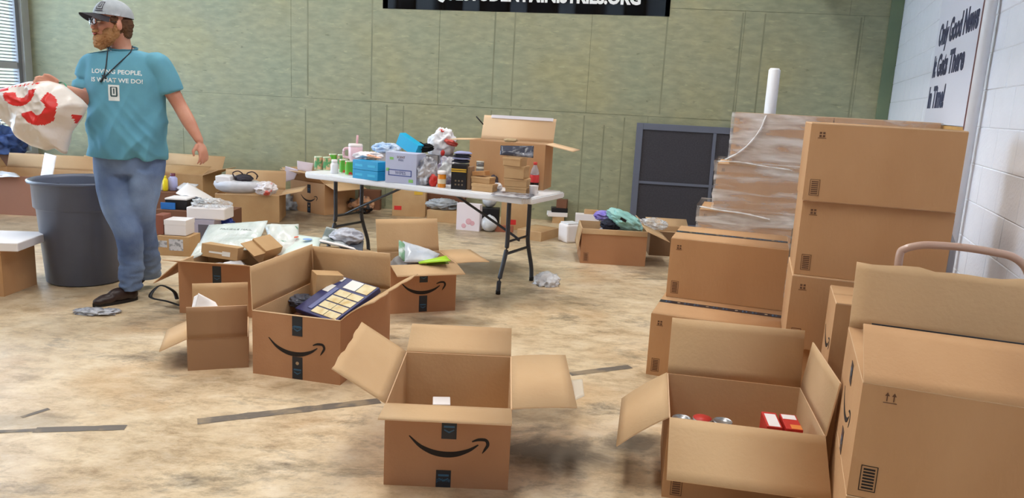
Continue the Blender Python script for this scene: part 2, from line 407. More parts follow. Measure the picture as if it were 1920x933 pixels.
# green board wall: line through the two measured floor points
WA = at(707, 390); WB = at(1040, 413)
wd = Vector((WB.x-WA.x, WB.y-WA.y, 0)).normalized(); wn = Vector((wd.y, -wd.x, 0))     # wn points to the camera
def wallpt(px, py):               # hit on the green wall
    d = ray(px, py); t = (WA-_O).dot(wn)/d.dot(wn); return _O+d*t
def wu(px, py=190): return (wallpt(px, py)-WA).dot(wd)
MWALL = basis(WA, wd, (0, 0, 1), wn)     # local x along wall, y up, z out
uL, uR = wu(66, 200), wu(1678, 120)
def osb_mat():
    m = bpy.data.materials.new('green_painted_board'); m.use_nodes = True; nt = m.node_tree; b = nt.nodes['Principled BSDF']; N = nt.nodes.new; Lk = nt.links.new
    tc = N('ShaderNodeTexCoord')
    def nz(s, det, st=None, rot=0, dis=0):
        mp = N('ShaderNodeMapping'); Lk(tc.outputs['Object'], mp.inputs[0]); mp.inputs['Rotation'].default_value = (0, 0, rot)
        if st: mp.inputs['Scale'].default_value = st
        n = N('ShaderNodeTexNoise'); n.inputs['Scale'].default_value = s; n.inputs['Detail'].default_value = det; n.inputs['Distortion'].default_value = dis; Lk(mp.outputs[0], n.inputs[0]); return n.outputs[0]
    def ramp(src, els):
        r = N('ShaderNodeValToRGB'); cr = r.color_ramp
        while len(cr.elements) < len(els): cr.elements.new(.5)
        for e, (p, c) in zip(cr.elements, els): e.position = p; e.color = c if len(c) == 4 else lin(c)+(1,)
        Lk(src, r.inputs[0]); return r.outputs[0]
    def mix(f, a, c):
        x = N('ShaderNodeMix'); x.data_type = 'RGBA'
        if isinstance(f, float): x.inputs[0].default_value = f
        else: Lk(f, x.inputs[0])
        Lk(a, x.inputs[6])
        if isinstance(c, tuple): x.inputs[7].default_value = c
        else: Lk(c, x.inputs[7])
        return x.outputs[2]
    c = ramp(nz(.9, 5), [(.30, (138, 146, 122)), (.5, (148, 147, 118)), (.64, (158, 151, 110))])
    c = mix(.45, c, ramp(nz(15, 7, (.45, 1.1, 1), .12, .15), [(.35, (128, 132, 106)), (.5, (148, 148, 120)), (.66, (168, 164, 130))]))
    fl = ramp(nz(20, 3, (.35, 1.3, 1), -.2, .5), [(.62, (0, 0, 0, 1)), (.72, (.7, .7, .7, 1))]); c = mix(fl, c, lin((172, 168, 132))+(1,))
    fd = ramp(nz(17, 3, (.4, 1.3, 1), .3, .5), [(.66, (0, 0, 0, 1)), (.76, (.7, .7, .7, 1))]); c = mix(fd, c, lin((104, 108, 84))+(1,))
    Lk(c, b.inputs['Base Color']); b.inputs['Roughness'].default_value = .62
    bp = N('ShaderNodeBump'); bp.inputs['Strength'].default_value = .25; bp.inputs['Distance'].default_value = .012; Lk(nz(18, 4, (.4, 1, 1), 0, .8), bp.inputs['Height']); Lk(bp.outputs[0], b.inputs['Normal'])
    return m
OSB = osb_mat(); DARKG = mat('green_wall_backing', (104, 106, 84), .8); SEAM = mat('filled_seam', (120, 122, 98), .75, (136, 136, 110), 6, stretch=(1, .5, 1))
bm = B(); box(bm, uL-.5, -.0, -.12, uR+.5, 4.7, -.0065)
wall_back = tag(link('wall_back', finish(bm), DARKG, M=MWALL), None, None, kind='structure')
zs = .5*(wallpt(760, 191).z + wallpt(1078, 213).z)
up_s = [wu(p, 100) for p in (200, 377, 546, 697, 823, 963, 1106, 1250, 1390, 1500, 1612)]
lo_s = [wu(p, 280) for p in (200, 345, 514, 694, 818, 955, 1090, 1210, 1400, 1560)]
up_s = up_s[::2]; lo_s = lo_s[1::2]
for (ss, y0, y1) in (([uL-.5]+lo_s+[uR+.3], 0, zs), ([uL-.5]+up_s+[uR+.3], zs, zs+1.22), ([uL-.5]+lo_s+[uR+.3], zs+1.22, 4.7)):
    for a, b_ in zip(ss[:-1], ss[1:]):
        bm = B(); box(bm, a+.0018, y0+.002, -.006, b_-.0018, y1-.002, 0); part('board_panel', bm, OSB, wall_back)
for px, y in [(577, 100), (697, 100), (926, 100), (963, 100), (1390, 60), (1432, 60), (1612, 60), (1250, 60)]:
    u = wu(px, y); part('filled_seam', boxbm(u-.009, zs+.03, 0, u+.009, zs+1.2, .0012), SEAM, wall_back)
for px, y in [(573, 280), (694, 280), (724, 280), (755, 280), (920, 240), (955, 240), (1090, 300), (1128, 300), (1165, 300)]:
    u = wu(px, y); part('filled_seam', boxbm(u-.008, .03, 0, u+.008, zs-.03-.1*(px % 3 == 0), .0012), SEAM, wall_back)
# narrow painted corner strip
part('corner_board', boxbm(uR-.13, 0, 0, uR, 4.7, .018), mat('corner_green', (108, 124, 98), .6, (116, 130, 100), 3), wall_back)

# white block wall, from the corner towards the camera
CR = wallpt(1681, 110); CR.z = 0
wang = math.radians(20); wv = Vector((-sin(wang), -cos(wang), 0)); wvn = Vector((-cos(wang), sin(wang), 0))   # along the wall / into the room
MRW = basis(CR, wv, (0, 0, 1), wvn)      # local x from the corner towards the camera, y up, z out
if MRW.to_3x3().determinant() < 0: pass
WBL = mat('white_painted_block', (238, 241, 250), .5, (230, 234, 244), 3, .25, bscale=60); MORT = mat('white_painted_joint', (222, 224, 228), .7)
bm = B(); box(bm, -.4, 0, -.2, 14, 4.7, -.0045); wall_right = tag(link('wall_right', finish(bm), MORT, M=MRW), None, None, kind='structure')
bl_me = None; cnt = 0
BW, BH = .40, .20
rows_ = int(3.4/BH)
for r in range(rows_):
    for k in range(15):
        if cnt >= 290: break
        x0 = k*BW - (BW/2 if r % 2 else 0)
        if r < 2 and k < 9: continue
        if bl_me is None:
            b0 = B(); box(b0, .0018, .0018, -.006, BW-.0018, BH-.0018, .0); bmesh.ops.bevel(b0, geom=[e for e in b0.edges if all(v.co.z > -.001 for v in e.verts)], offset=.003, segments=1, affect='EDGES')
            bl_me = finish(b0); bl_me.materials.append(WBL)
        o = bpy.data.objects.new('block', bl_me); COL.objects.link(o); o.parent = wall_right; o.location = (x0, r*BH, random.uniform(-.0012, .0012)); cnt += 1
bm = B()
for r in range(0, 24):
    for k in range(0, 34):
        if r < rows_ and k < 15 and not (r < 2 and k < 9): continue
        x0 = k*BW - (BW/2 if r % 2 else 0); box(bm, x0+.003, r*BH+.003, -.01, x0+BW-.003, min(4.7, r*BH+BH-.003), 0)
part('block_courses', bm, WBL, wall_right, kind='stuff')

# left wall with a big grilled opening
CL = wallpt(66, 200); CL.z = 0; lv = -Vector((-wn.x, -wn.y, 0)); lv = wn.copy()
MLW = basis(CL, lv, (0, 0, 1), wd)     # x from the corner towards the camera, y up, z into the room
if MLW.to_3x3().determinant() < 0: MLW = basis(CL, lv, (0, 0, 1))
zi = Vector((MLW[0][2], MLW[1][2], 0)).dot(wd)
WL = mat('grey_left_wall', (176, 180, 178), .7, (166, 170, 168), 2)
bm = B(); O0, O1_, OZ0, OZ1 = .12, 5.6, .45, 3.9
box(bm, -.1, 0, -.15, O0, 4.7, 0); box(bm, O0, 0, -.15, O1_, OZ0, 0); box(bm, O0, OZ1, -.15, O1_, 4.7, 0); box(bm, O1_, 0, -.15, 14, 4.7, 0)
if zi < 0:
    for v in bm.verts: v.co.z = -v.co.z
wall_left = tag(link('wall_left', finish(bm), WL, M=MLW), None, None, kind='structure')
sg = 1 if zi > 0 else -1
win = thing('window_1', None, None, M=MLW @ Matrix.Translation(Vector((O0, OZ0, -.08*sg)))); win['kind'] = 'structure'
GF = mat('grille_frame', (120, 122, 128), .5)
part('window_frame', boxbm(0, 0, -.04, .06, OZ1-OZ0, .04), GF, win); part('window_frame', boxbm(O1_-O0-.06, 0, -.04, O1_-O0, OZ1-OZ0, .04), GF, win)
part('window_bar', boxbm(.06, 1.02, -.02, O1_-O0-.06, 1.10, .03), mat('bar_grey', (168, 168, 170), .5), win)
part('window_bar', boxbm(.4, 0, -.02, .46, OZ1-OZ0, .02), GF, win); part('window_bar', boxbm(1.6, 0, -.02, 1.66, OZ1-OZ0, .02), GF, win)
bm = B()
for k in range(84): box(bm, .06, .02+k*.04, -.004, O1_-O0-.06, .034+k*.04, .004)
part('grille_slats', bm, GF, win, kind='stuff')
part('window_glass', boxbm(.06, 0, -.031, O1_-O0-.06, OZ1-OZ0, -.027), mat('pane_glass', (240, 245, 250), .02, alpha=.08), win)

# ceiling, wall behind the camera
bm = B(); box(bm, -11, -7, 4.7, 9, 13, 4.9); single('ceiling', bm, mat('ceiling_grey', (132, 130, 126), .9), None, None, kind='structure')
bm = B(); box(bm, -11, -5.4, 0, 9, -5.2, 4.7)
single('wall_front', bm, mat('front_wall', (120, 116, 108), .8), None, None, kind='structure')

bm = B(); box(bm, 0, 3.0, 0, 8.5, 3.7, .62); tr1 = tag(link('shade_blocker_1', finish(bm), mat('blocker_grey', (150, 152, 154), .6), M=MRW @ Matrix.Translation(Vector((.02, 0, .45)))), None, None, kind='structure')  # unseen overhead block, added to shade the upper right walls
# white conduit pipe and board on the right wall
def rw(px, py):                   # hit on the white wall: (along, up)
    d = ray(px, py); t = (CR-_O).dot(wvn)/d.dot(wvn); p = _O+d*t; q = p-CR; return q.dot(wv), q.z
a0, b0_ = rw(1764, 60); a1, b1_ = rw(1846, 60)
zb = rw(1800, 236)[1]
sg_ = thing('wall_sign', 'large white lettered sign board high on the white block wall', 'sign', M=MRW @ Matrix.Translation(Vector((a0, zb, .001))))
SW = a1-a0
part('board', boxbm(0, 0, 0, SW, 1.75, .02), mat('sign_white', (226, 228, 240), .5), sg_)
part('side_trim', boxbm(SW, -.02, 0, SW+.035, 1.75, .028), mat('trim_maroon', (108, 62, 66), .5), sg_, label='narrow dark red trim')
part('wood_strip', boxbm(-.1, -.22, 0, SW+.03, -.005, .022), mat('yellow_pine', (206, 162, 96), .6, (190, 144, 82), 6), sg_, label='yellow wood strip under the board')
SINK = mat('sign_ink', (58, 64, 92), .6)
for (s, px, py) in (('The Gospel Is', 1812, -42), ('Only Good News', 1812, 46), ('It Gets There', 1803, 113), ('In Time!', 1788, 181)):
    u, v = rw(px, py); hh = .20
    tb = textbm(s, hh*1.05, ext=.001, offset=.009); x0 = min(q.co.x for q in tb.verts); x1 = max(q.co.x for q in tb.verts)
    wid = {'Only Good News': 1.0, 'It Gets There': .86, 'In Time!': .5, 'The Gospel Is': .9}[s]*SW*.86
    for q in tb.verts: q.co.x = (q.co.x-x0)/(x1-x0)*wid
    cx = {'Only Good News': .08, 'It Gets There': .05, 'In Time!': .04, 'The Gospel Is': .2}[s]*SW
    part('printed_text', tb, SINK, sg_, M=Matrix.Translation(Vector((cx, v-zb, .0215))))
for px in (1868,):
    u, v = rw(px, 60); bm = B(); tube(bm, [(u, -.0, .045), (u, 4.7, .045)], .03, 14); part('conduit_pipe', bm, WHITE, wall_right)

# banner
bl = wallpt(718, 16); br = wallpt(1255, 31)
u0, u1 = (bl-WA).dot(wd), (br-WA).dot(wd); zb0 = (bl.z+br.z)/2
til = math.atan2(br.z-bl.z, u1-u0)
ban = thing('banner', 'long black vinyl banner with white lettering high on the green wall', 'banner', M=MWALL @ Matrix.Translation(Vector((u0, bl.z, .002))) @ Matrix.Rotation(til, 4, 'Z'))
BWd = (u1-u0)/cos(til)
bs = B(); n = 30; g = [[bs.verts.new((BWd*i/n, .8*j, .003+.004*sin(i*1.3)+.003*j)) for i in range(n+1)] for j in (0, 1)]
for i in range(n): f = bs.faces.new((g[0][i], g[0][i+1], g[1][i+1], g[1][i])); f.smooth = True
bmesh.ops.solidify(bs, geom=list(bs.faces), thickness=.001)
part('sheet', bs, mat('banner_black', (38, 38, 44), .5), ban)
tb = textbm('UNIQUESTUDENTMINISTRIES.ORG', .2, ext=.001, offset=.009); x0 = min(q.co.x for q in tb.verts); x1 = max(q.co.x for q in tb.verts); y0 = min(q.co.y for q in tb.verts); y1 = max(q.co.y for q in tb.verts)
tx0, tx1 = (wallpt(765, 3)-WA).dot(wd)-u0, (wallpt(1201, 10)-WA).dot(wd)-u0
for q in tb.verts: q.co.x = tx0+(q.co.x-x0)/(x1-x0)*(tx1-tx0); q.co.y = .085+(q.co.y-y0)/(y1-y0)*.19
part('printed_text', tb, mat('banner_white', (232, 232, 232), .5), ban, M=Matrix.Translation(Vector((0, 0, .0095))))

# dark mesh screen leaning on the green wall
ds = thing('screen_panel', 'large dark mesh screen in a grey frame leaning on the green wall', 'screen')
sl, sr = at(1174, 416), wallpt(1185, 228)
su = wu(1180, 400); sh = wallpt(1187, 229).z
MS = MWALL @ Matrix.Translation(Vector((su, 0, .12))) @ Matrix.Rotation(-.06, 4, 'X') ; ds.matrix_basis = MS; MW[ds] = MS
FRM = mat('grey_metal_frame', (98, 102, 116), .5); SWd = 1.75
for r_ in ((0, 0, .075, sh), (SWd-.075, 0, SWd, sh), (.075, 0, SWd-.075, .075), (.075, sh-.075, SWd-.075, sh)): part('frame_rail', boxbm(r_[0], r_[1], 0, r_[2], r_[3], .035, bev=.004), FRM, ds)
part('mesh_panel', boxbm(.07, .07, .012, SWd-.07, sh-.07, .018), mat('dark_mesh', (60, 57, 63), .7, (52, 50, 56), 60, .3), ds)
part('cross_bar', boxbm(.075, sh*.43, .02, SWd-.075, sh*.43+.03, .034), FRM, ds)
for xx in (.88,): part('cross_bar', boxbm(xx, .075, .02, xx+.035, sh-.075, .037), FRM, ds)

# ---------------------------------------------------------------- foreground and right hand cartons
H0 = .341; G1 = 'closed brown boxes stacked on the right'; G2 = 'open brown boxes on the floor'
carton('empty open brown box with a printed arrow, alone front and centre', -.429, 2.574, 0, .015, .46, .574, .318,
       dict(front=(1.467, .17), back=(1.203, .194), left=(1.01, .236), right=(1.45, .236)), group=G2, m=CARD2,
       prints=[('smile', 'front', .235, .165, .29), ('tape', 'front', .235, .243, .10), ('tape', 'front', .22, .035, .068), ('text', 'front', .22, .03, 'prime', .022, TAPEB)], torn=dict(left=.012), bend=dict(right=.12, front=.05))
carton('open brown box with tall upright flaps holding a navy palette case, printed arrow on front', -1.271, 3.611, 0, -.211, .473, .648, .329,
       dict(back=(-.06, .211), left=(.037, .219), right=(.802, .212), front=(-2.6, .14)), group=G2, m=CARD2,
       prints=[('smile', 'front', .24, .165, .30), ('tape', 'front', .245, .275, .10), ('tape', 'front', .245, .06, .115), ('text', 'front', .245, .27, 'prime', .022, TAPEB)], torn=dict(right=.03), bend=dict(right=.5))
carton('open brown box with outspread flaps and a silver pouch on top, beside the table', -.78, 4.774, 0, .388, .45, .42, .325,
       dict(front=(1.721, .195), right=(1.5, .232), back=(.306, .233), left=(1.3, .18)), group=G2, m=CARD2,
       prints=[('smile', 'front', .225, .17, .30), ('tape', 'front', .225, .26, .11), ('tape', 'front', .225, .06, .11)], bend=dict(right=.15))
carton('big open brown box holding cans and red packets, front right', .603, 2.592, 0, -.174, .543, .478, .314,
       dict(front=(2.25, .24), back=(.22, .235), left=(2.148, .228), right=(.12, .2)), group=G2, prints=[('icon', 'front', .05, .05, 'code', .026)], bend=dict(left=.2))
carton('closed brown box on top of the low two-box stack before the wrapped pallet', .905, 4.266, H0+.006, -.314, .637, .50, H0, closed=True, group=G1, prints=std(H0, .64)+[('topt',)])
carton('closed brown box with printed tape at the bottom of the low two-box stack', .759, 3.9, 0, -.336, .66, .56, H0, closed=True, group=G1, prints=std(H0, .64)+[('topt',)])
ty = ['bottom box of the tall plain stack beside the white wall', 'second box up in the tall plain stack beside the white wall', 'third box up in the tall plain stack beside the white wall', 'top box of the tall plain stack beside the white wall']
for k in range(4):
    carton(ty[k], 1.300+[.02, .0, .012, 0][k], 3.44-[0, .02, .0, .02][k], k*(H0+.006), -.30, .62, .47, H0, closed=True, group=G1, prints=std(H0, .62))
carton('nearest brown box on the right with its back flap raised, printed arrow on its end', 1.007, 2.03, H0+.006, -.34, .70, .60, H0,
       dict(front=(-1.05, .235), back=(.22, .245), left=(-1.66, .22)), group=G1, prints=[('icon', 'front', .075, H0-.035, 'arrows', .022), ('icon', 'front', .05, .06, 'code', .028, 1), ('smile', 'left', .30, .15, .26), ('tape', 'left', .30, .27, .07), ('tape', 'left', .30, .04, .08)], torn=dict(back=.02))
R1 = [o for o in COL.objects if o.name.startswith('cardboard_box') and o.parent is None][-1]
yf = -.30+.204; tp_ = part('tape', boxbm(-.325, yf+.001, H0+.094, .345, yf+.004, H0+.124), TAPE, R1, label='torn dark printed tape along the raised flap')
bm = B()
for k in range(9): box(bm, -.29+k*.07, yf-.0005, H0+.102, -.262+k*.07, yf+.001, H0+.112)
part('tape_mark', bm, TAPEB, tp_, kind='stuff')
carton('brown box under the nearest right hand box', 1.007, 2.03, 0, -.34, .70, .60, H0, closed=True, group=G1)
carton('closed brown box behind the nearest right hand box, only its end in view', 1.30, 2.93, H0+.006, -.32, .64, .34, H0, closed=True, group=G1, prints=[('smile', 'left', .17, .15, .24)], mi=CARDIN)
carton('brown box on the floor beneath the box behind the nearest one', 1.30, 2.93, 0, -.32, .64, .34, H0, closed=True, group=G1)
# raised front flap tape
pt = at(1640, 606, .90)

# wrapped pallet stack
wy = -.30
lay = [(1290, 0, H0, 'bottom'), (1318, H0+.006, H0, 'second'), (1343, 2*(H0+.006), H0, 'third'), (1364, 3*(H0+.006), .18, 'fourth'), (1366, 3*(H0+.006)+.186, .18, 'top')]
q0 = at(1343, 305, 1.04)
c_, s_ = cos(wy), sin(wy); ax = Vector((c_, s_, 0)); ay = Vector((-s_, c_, 0))
wx = {}
for (px, z0, hh, nm) in lay:
    # left front corner slides along the stack's front line
    d = ray(px, 330); best = min(((q0+ax*(t*.005)) for t in range(-80, 120)), key=lambda p: abs(p.x*d.y-p.y*d.x)); best = Vector((best.x, best.y, 0)); wx[nm] = best
    carton('%s box of the film-wrapped stack, left column' % nm, best.x, best.y, z0, wy, .66, .5, hh, closed=True, group='boxes of the film-wrapped stack', prints=[('icon', 'front', .045, hh-.04, 'boxes', .018)])
    for j, nn in ((1, 'middle'),):
        p = wx['bottom']+ax*(.70+.665) if False else best+ax*.668
        carton('%s box of the film-wrapped stack, right column behind the tall stack' % nm, p.x, p.y, z0, wy, .66, .5, hh, closed=True, group='boxes of the film-wrapped stack')
# stretch film around the stack: a wrinkled sleeve per level
film = thing('stretch_film', 'clear wrinkled stretch film wound round the stacked boxes', 'film wrap', wx['bottom'])
def sleeve(z0, z1, nm, seed, top=False, pad=.012, L=1.33):
    o = wx[nm]; bm = B(); loop = []
    cor = [o-ax*pad-ay*pad, o+ax*(L+pad)-ay*pad, o+ax*(L+pad)+ay*(.5+pad), o-ax*pad+ay*(.5+pad)]
    for i in range(4):
        a, b_ = cor[i], cor[(i+1) % 4]; k = max(6, int((b_-a).length/.03))
        for j in range(k): loop.append(a+(b_-a)*j/k)
    nv = 12; R_ = []
    for r in range(nv+1):
        t = r/nv; row = []
        for p in loop:
            cen = o+ax*L/2+ay*.25; dr = Vector((p.x-cen.x, p.y-cen.y, 0)).normalized()
            wr = abs(noise.noise(Vector((p.x*3+p.y*2, (z0+t*(z1-z0))*16+p.x*4, seed))))*.016
            row.append(bm.verts.new(Vector((p.x, p.y, z0+t*(z1-z0)))+dr*wr))
        R_.append(row)
    n = len(loop)
    for r in range(nv):
        for i in range(n):
            f = bm.faces.new((R_[r][i], R_[r][(i+1) % n], R_[r+1][(i+1) % n], R_[r+1][i])); f.smooth = True
    part('film_layer', bm, STRAP, film, world=True)
sleeve(.10, .34, 'bottom', 1); sleeve(.355, .68, 'second', 2); sleeve(.60, .72, 'second', 3, pad=.02); sleeve(.705, 1.03, 'third', 4); sleeve(.98, 1.06, 'third', 6, pad=.02); sleeve(1.05, 1.41, 'fourth', 5); 
# diagonal twisted film strand
SH = mat('film_strand', (244, 244, 246), .25, alpha=.7)
bm = B(); a = wx['fourth']-ay*.035
pts = smooth_path([a+ax*.22+Vector((0, 0, 1.40)), a+ax*.19+Vector((0, 0, 1.30)), a+ax*.13+Vector((0, 0, 1.20)), a+ax*.05+Vector((0, 0, 1.12)), a+ax*(-.03)+Vector((0, 0, 1.07))], 6)
tube(bm, pts, [.010+.012*abs(sin(i*.7)) for i in range(len(pts))], 8, flat=.3); part('film_strand', bm, SH, film, world=True)
bm = B(); a = wx['third']-ay*.04
pts = smooth_path([a+ax*(.0)+Vector((0, 0, 1.055)), a+ax*.15+Vector((0, 0, 1.06)), a+ax*.3+Vector((0, 0, 1.045)), a+ax*.5+Vector((0, 0, 1.03))], 6)
tube(bm, pts, [.006+.01*abs(sin(i*.9)) for i in range(len(pts))], 8, flat=.35); part('film_strand', bm, SH, film, world=True)
bm = B(); a = wx['second']-ay*.04
pts = smooth_path([a+ax*(.0)+Vector((0, 0, .715)), a+ax*.15+Vector((0, 0, .70)), a+ax*.33+Vector((0, 0, .69)), a+ax*.5+Vector((0, 0, .665))], 6)
tube(bm, pts, [.008+.012*abs(sin(i*1.1)) for i in range(len(pts))], 8, flat=.35); part('film_strand', bm, SH, film, world=True)
# white tube standing behind the stack
tp = atY(1453, 127, 6.3)
bm = B(); lathe(bm, [(.0, tp.z-.004), (.034, tp.z-.004), (.046, tp.z-.02), (.046, 0), (.034, 0), (.034, .02)][::-1], 24); single('cardboard_tube', xf(bm, Matrix.Translation(Vector((tp.x, tp.y, 0)))), WHITE, 'white tube standing upright behind the film-wrapped stack', 'tube')

# hand truck handle behind the nearest right box
HB = mat('beige_tube', (190, 156, 138), .35, coat=.4)
def onl(px, py): d = ray(px, py); t = (2.70+.354*1.207)/(d.y+.354*d.x); return _O+d*t
hp = [onl(*q) for q in ((1688, 474), (1696, 467), (1712, 462), (1740, 459), (1800, 463), (1860, 472), (1898, 481), (1922, 500), (1934, 530))]
ht = thing('hand_truck', 'beige bent-tube hand truck standing behind the nearest right hand box', 'hand truck', ((hp[0].x+hp[-1].x)/2, (hp[0].y+hp[-1].y)/2, 0), -.34)
lo = hp[-1].copy(); lo.z = .03; lo2 = hp[0].copy(); lo2.z = .03; s0 = hp[0].copy(); s0.z -= .06
bm = B(); tube(bm, [lo2]+smooth_path([s0]+hp, 5)+[lo], .0135, 14, up=Vector((.33, .94, 0))); part('handle_tube', bm, HB, ht, world=True)
for zz in (.25, .55): bm = B(); tube(bm, [Vector((lo2.x, lo2.y, zz)), Vector((lo.x, lo.y, zz))], .011); part('cross_tube', bm, HB, ht, world=True)
part('toe_plate', boxbm(-.24, -.04, 0, .24, .05, .012), HB, ht)
for sx in (-.24, .24): bm = B(); lathe(bm, [(.02, -.02), (.09, -.02), (.095, 0), (.09, .02), (.02, .02)], 20, M=Matrix.Translation(Vector((sx*.8, .115, .096))) @ Matrix.Rotation(pi/2, 4, 'Y')); part('wheel', bm, mat('rubber', (30, 30, 32), .7), ht)

# grey crumpled sheet between the tall stack and the wall
p = at(1806, 500, .9)
single('plastic_sheet', sheetbm((2.02, 3.45, .02), (2.12, 3.62, .02), (2.0, 3.42, .98), (2.08, 3.60, 1.02), .01, .01, amp=.03, s=9, seed=3), mat('grey_film', (176, 176, 184), .3, alpha=.8), 'pale grey plastic sheet hanging between the tall stack and the white wall', 'plastic sheet')

# things in the open box front right
def can(label, c, r, h, m_side, group, mt=None, cat='can', name='tin_can'):
    t = thing(name, label, cat, c, 0, group); bm = B()
    lathe(bm, [(r*.94, 0), (r, .003), (r, h-.003), (r*.95, h), (r*.9, h-.004), (0, h-.004)], 24, mi=[0]*5); part('body', bm, mt or mat('tin', (170, 170, 172), .3, metal=.8), t)
    bm = B(); lathe(bm, [(r+.0006, .008), (r+.0006, h-.008)], 24, cap=False); part('paper_label', bm, m_side, t); return t
RED = mat('red_label', (196, 48, 40), .45); 
def toppanel(t, x0, y0, x1, y1, h, m): part('printed_panel', boxbm(x0, y0, h, x1, y1, h+.001), m, t)
def inbox(u, v, z, o=(.603, 2.592), yaw=-.174): return Vector((o[0]+cos(yaw)*u-sin(yaw)*v, o[1]+sin(yaw)*u+cos(yaw)*v, z))
cl_ = ['silver tin can lying nearest the left corner inside the big open box', 'red labelled tin can in the middle of the cans in the big open box', 'silver tin can with a ring-pull top at the right of the cans']
for k, (u, z0, mm) in enumerate(((.05, .150, mat('grey_label', (150, 150, 150), .4)), (.125, .155, RED), (.20, .150, mat('silver_label', (172, 168, 166), .35)))):
    can(cl_[k], inbox(u, .07+.01*k, z0), .036, .14, mm, 'tins in the big open box')
for k in range(3):
    can(['silver-topped can under the leftmost can in the big open box', 'can under the red labelled can in the big open box', 'can under the ring-pull can in the big open box'][k], inbox(.05+.075*k, .07+.01*k, T), .036, .14+.005*(k == 1), RED, 'lower tins in the big open box')
def packet(label, c, yaw, sx, sy, h, mbody, group, marks=()):
    t = thing('packet', label, 'packet', c, yaw, group); part('carton', boxbm(-sx/2, -sy/2, 0, sx/2, sy/2, h, bev=.002), mbody, t)
    for (x0, z0, x1, z1, mm) in marks: part('printed_panel', boxbm(x0, -sy/2-.0012, z0, x1, -sy/2, z1), mm, t)
    return t
WP = mat('white_paper', (238, 232, 232), .55); OR = mat('orange_print', (226, 132, 60), .5)
pk1 = packet('white-fronted red packet, left of the two in the big open box', inbox(.385, .16, T), -.15, .055, .14, .285, RED, 'red packets in the big open box', [(-.022, .12, .022, .262, WP)])
toppanel(pk1, -.020, -.066, .021, .05, .285, WP)
pk2 = packet('red and orange packet against the right side of the big open box', inbox(.455, .16, T), -.15, .06, .14, .285, RED, 'red packets in the big open box', [(-.026, .24, .026, .27, WP), (-.02, .17, .026, .21, OR)])
toppanel(pk2, -.026, .02, .024, .062, .285, WP); toppanel(pk2, -.01, -.068, .028, -.03, .285, OR)
rc_ = [o for o in COL.objects if o.get('label') == cl_[1]][0]
bm = B(); lathe(bm, [(.034, .1385), (.034, .1415), (0, .1415)], 20); part('lid', bm, RED, rc_, label='red plastic lid')
# white slip in the centre box
tpb = thing('paper_box', 'small white box inside the empty centre box', 'small box', (-.429+.165, 2.574+.44, T), .1); part('body', boxbm(-.035, -.04, 0, .035, .04, .15, bev=.003), WP, tpb); part('lid', boxbm(-.037, -.042, .13, .037, .042, .153, bev=.003), WP, tpb)
tg = at(1080, 730, .30)
single('paper_tag', sheetbm(at(1071, 712, .26), at(1092, 710, .26), at(1078, 750, .25), at(1096, 742, .25), .002, 0, amp=.004, n=6), mat('cream_paper', (232, 218, 196), .7), 'cream paper scrap hanging off the centre box right flap', 'paper')
exec_rest = True

# ---------------------------------------------------------------- folding table
TZ = .74
A_ = at(563, 322, TZ); Bc = at(992, 373, TZ); ld = Vector((Bc.x-A_.x, Bc.y-A_.y, 0)); TL = ld.length; ld.normalize(); sd_ = Vector((-ld.y, ld.x, 0)); TW = .66
tyaw = math.atan2(ld.y, ld.x); TO = A_.copy(); TO.z = 0
def tt(u, v, z=TZ): return Vector((TO.x, TO.y, 0))+ld*u+sd_*v+Vector((0, 0, z))
tbl = thing('folding_table', 'long white plastic folding table with dark metal legs, covered in goods', 'table', tt(TL/2, TW/2, 0), tyaw)
TM = mat('table_plastic', (236, 237, 240), .35)
bm = boxbm(-TL/2, -TW/2, TZ-.045, TL/2, TW/2, TZ); vert = [e for e in bm.edges if abs(e.verts[0].co.z-e.verts[1].co.z) > .02]
bmesh.ops.bevel(bm, geom=vert, offset=.05, segments=5, affect='EDGES'); bmesh.ops.bevel(bm, geom=[e for e in bm.edges if e.calc_face_angle(0) > .6], offset=.008, segments=2, affect='EDGES')
part('table_top', bm, TM, tbl)
LM = mat('table_leg_metal', (62, 64, 70), .4, metal=.3)
for sx in (1, -1):
    ex = sx*(TL/2-.24)
    for sy in (-1, 1):
        bm = B(); tube(bm, smooth_path([(ex, sy*.17, TZ-.05), (ex, sy*.17, .52), (ex, sy*.17, .36), (ex, sy*.20, .26), (ex, sy*.26, .12), (ex, sy*.275, .015)], 5), .0165, 12)
        lg = part('leg', bm, LM, tbl); bm = B(); lathe(bm, [(.014, 0), (.018, .001), (.018, .03), (.014, .034)], 12, (ex, sy*.275, 0)); part('foot_cap', bm, mat('cap_black', (24, 24, 26), .6), lg)
    bm = B(); tube(bm, [(ex, -.19, .29), (ex, .19, .29)], .011, 10); part('leg_crossbar', bm, LM, tbl)
    bm = B(); tube(bm, [(ex, -.17, TZ-.06), (ex, .17, TZ-.06)], .011, 10); part('leg_crossbar', bm, LM, tbl)
    bm = B(); tube(bm, smooth_path([(sx*.18, -.02, TZ-.055), (sx*.26, -.02, TZ-.08), (ex-.02*sx, -.02, .40), (ex, -.02, .38)], 4), .010, 10); part('brace', bm, LM, tbl)
    bm = B(); tube(bm, [(ex, -.17, .38), (ex, .17, .38)], .009, 10); part('leg_crossbar', bm, LM, tbl)
def tab(px, py, z=TZ): return at(px, py, z)

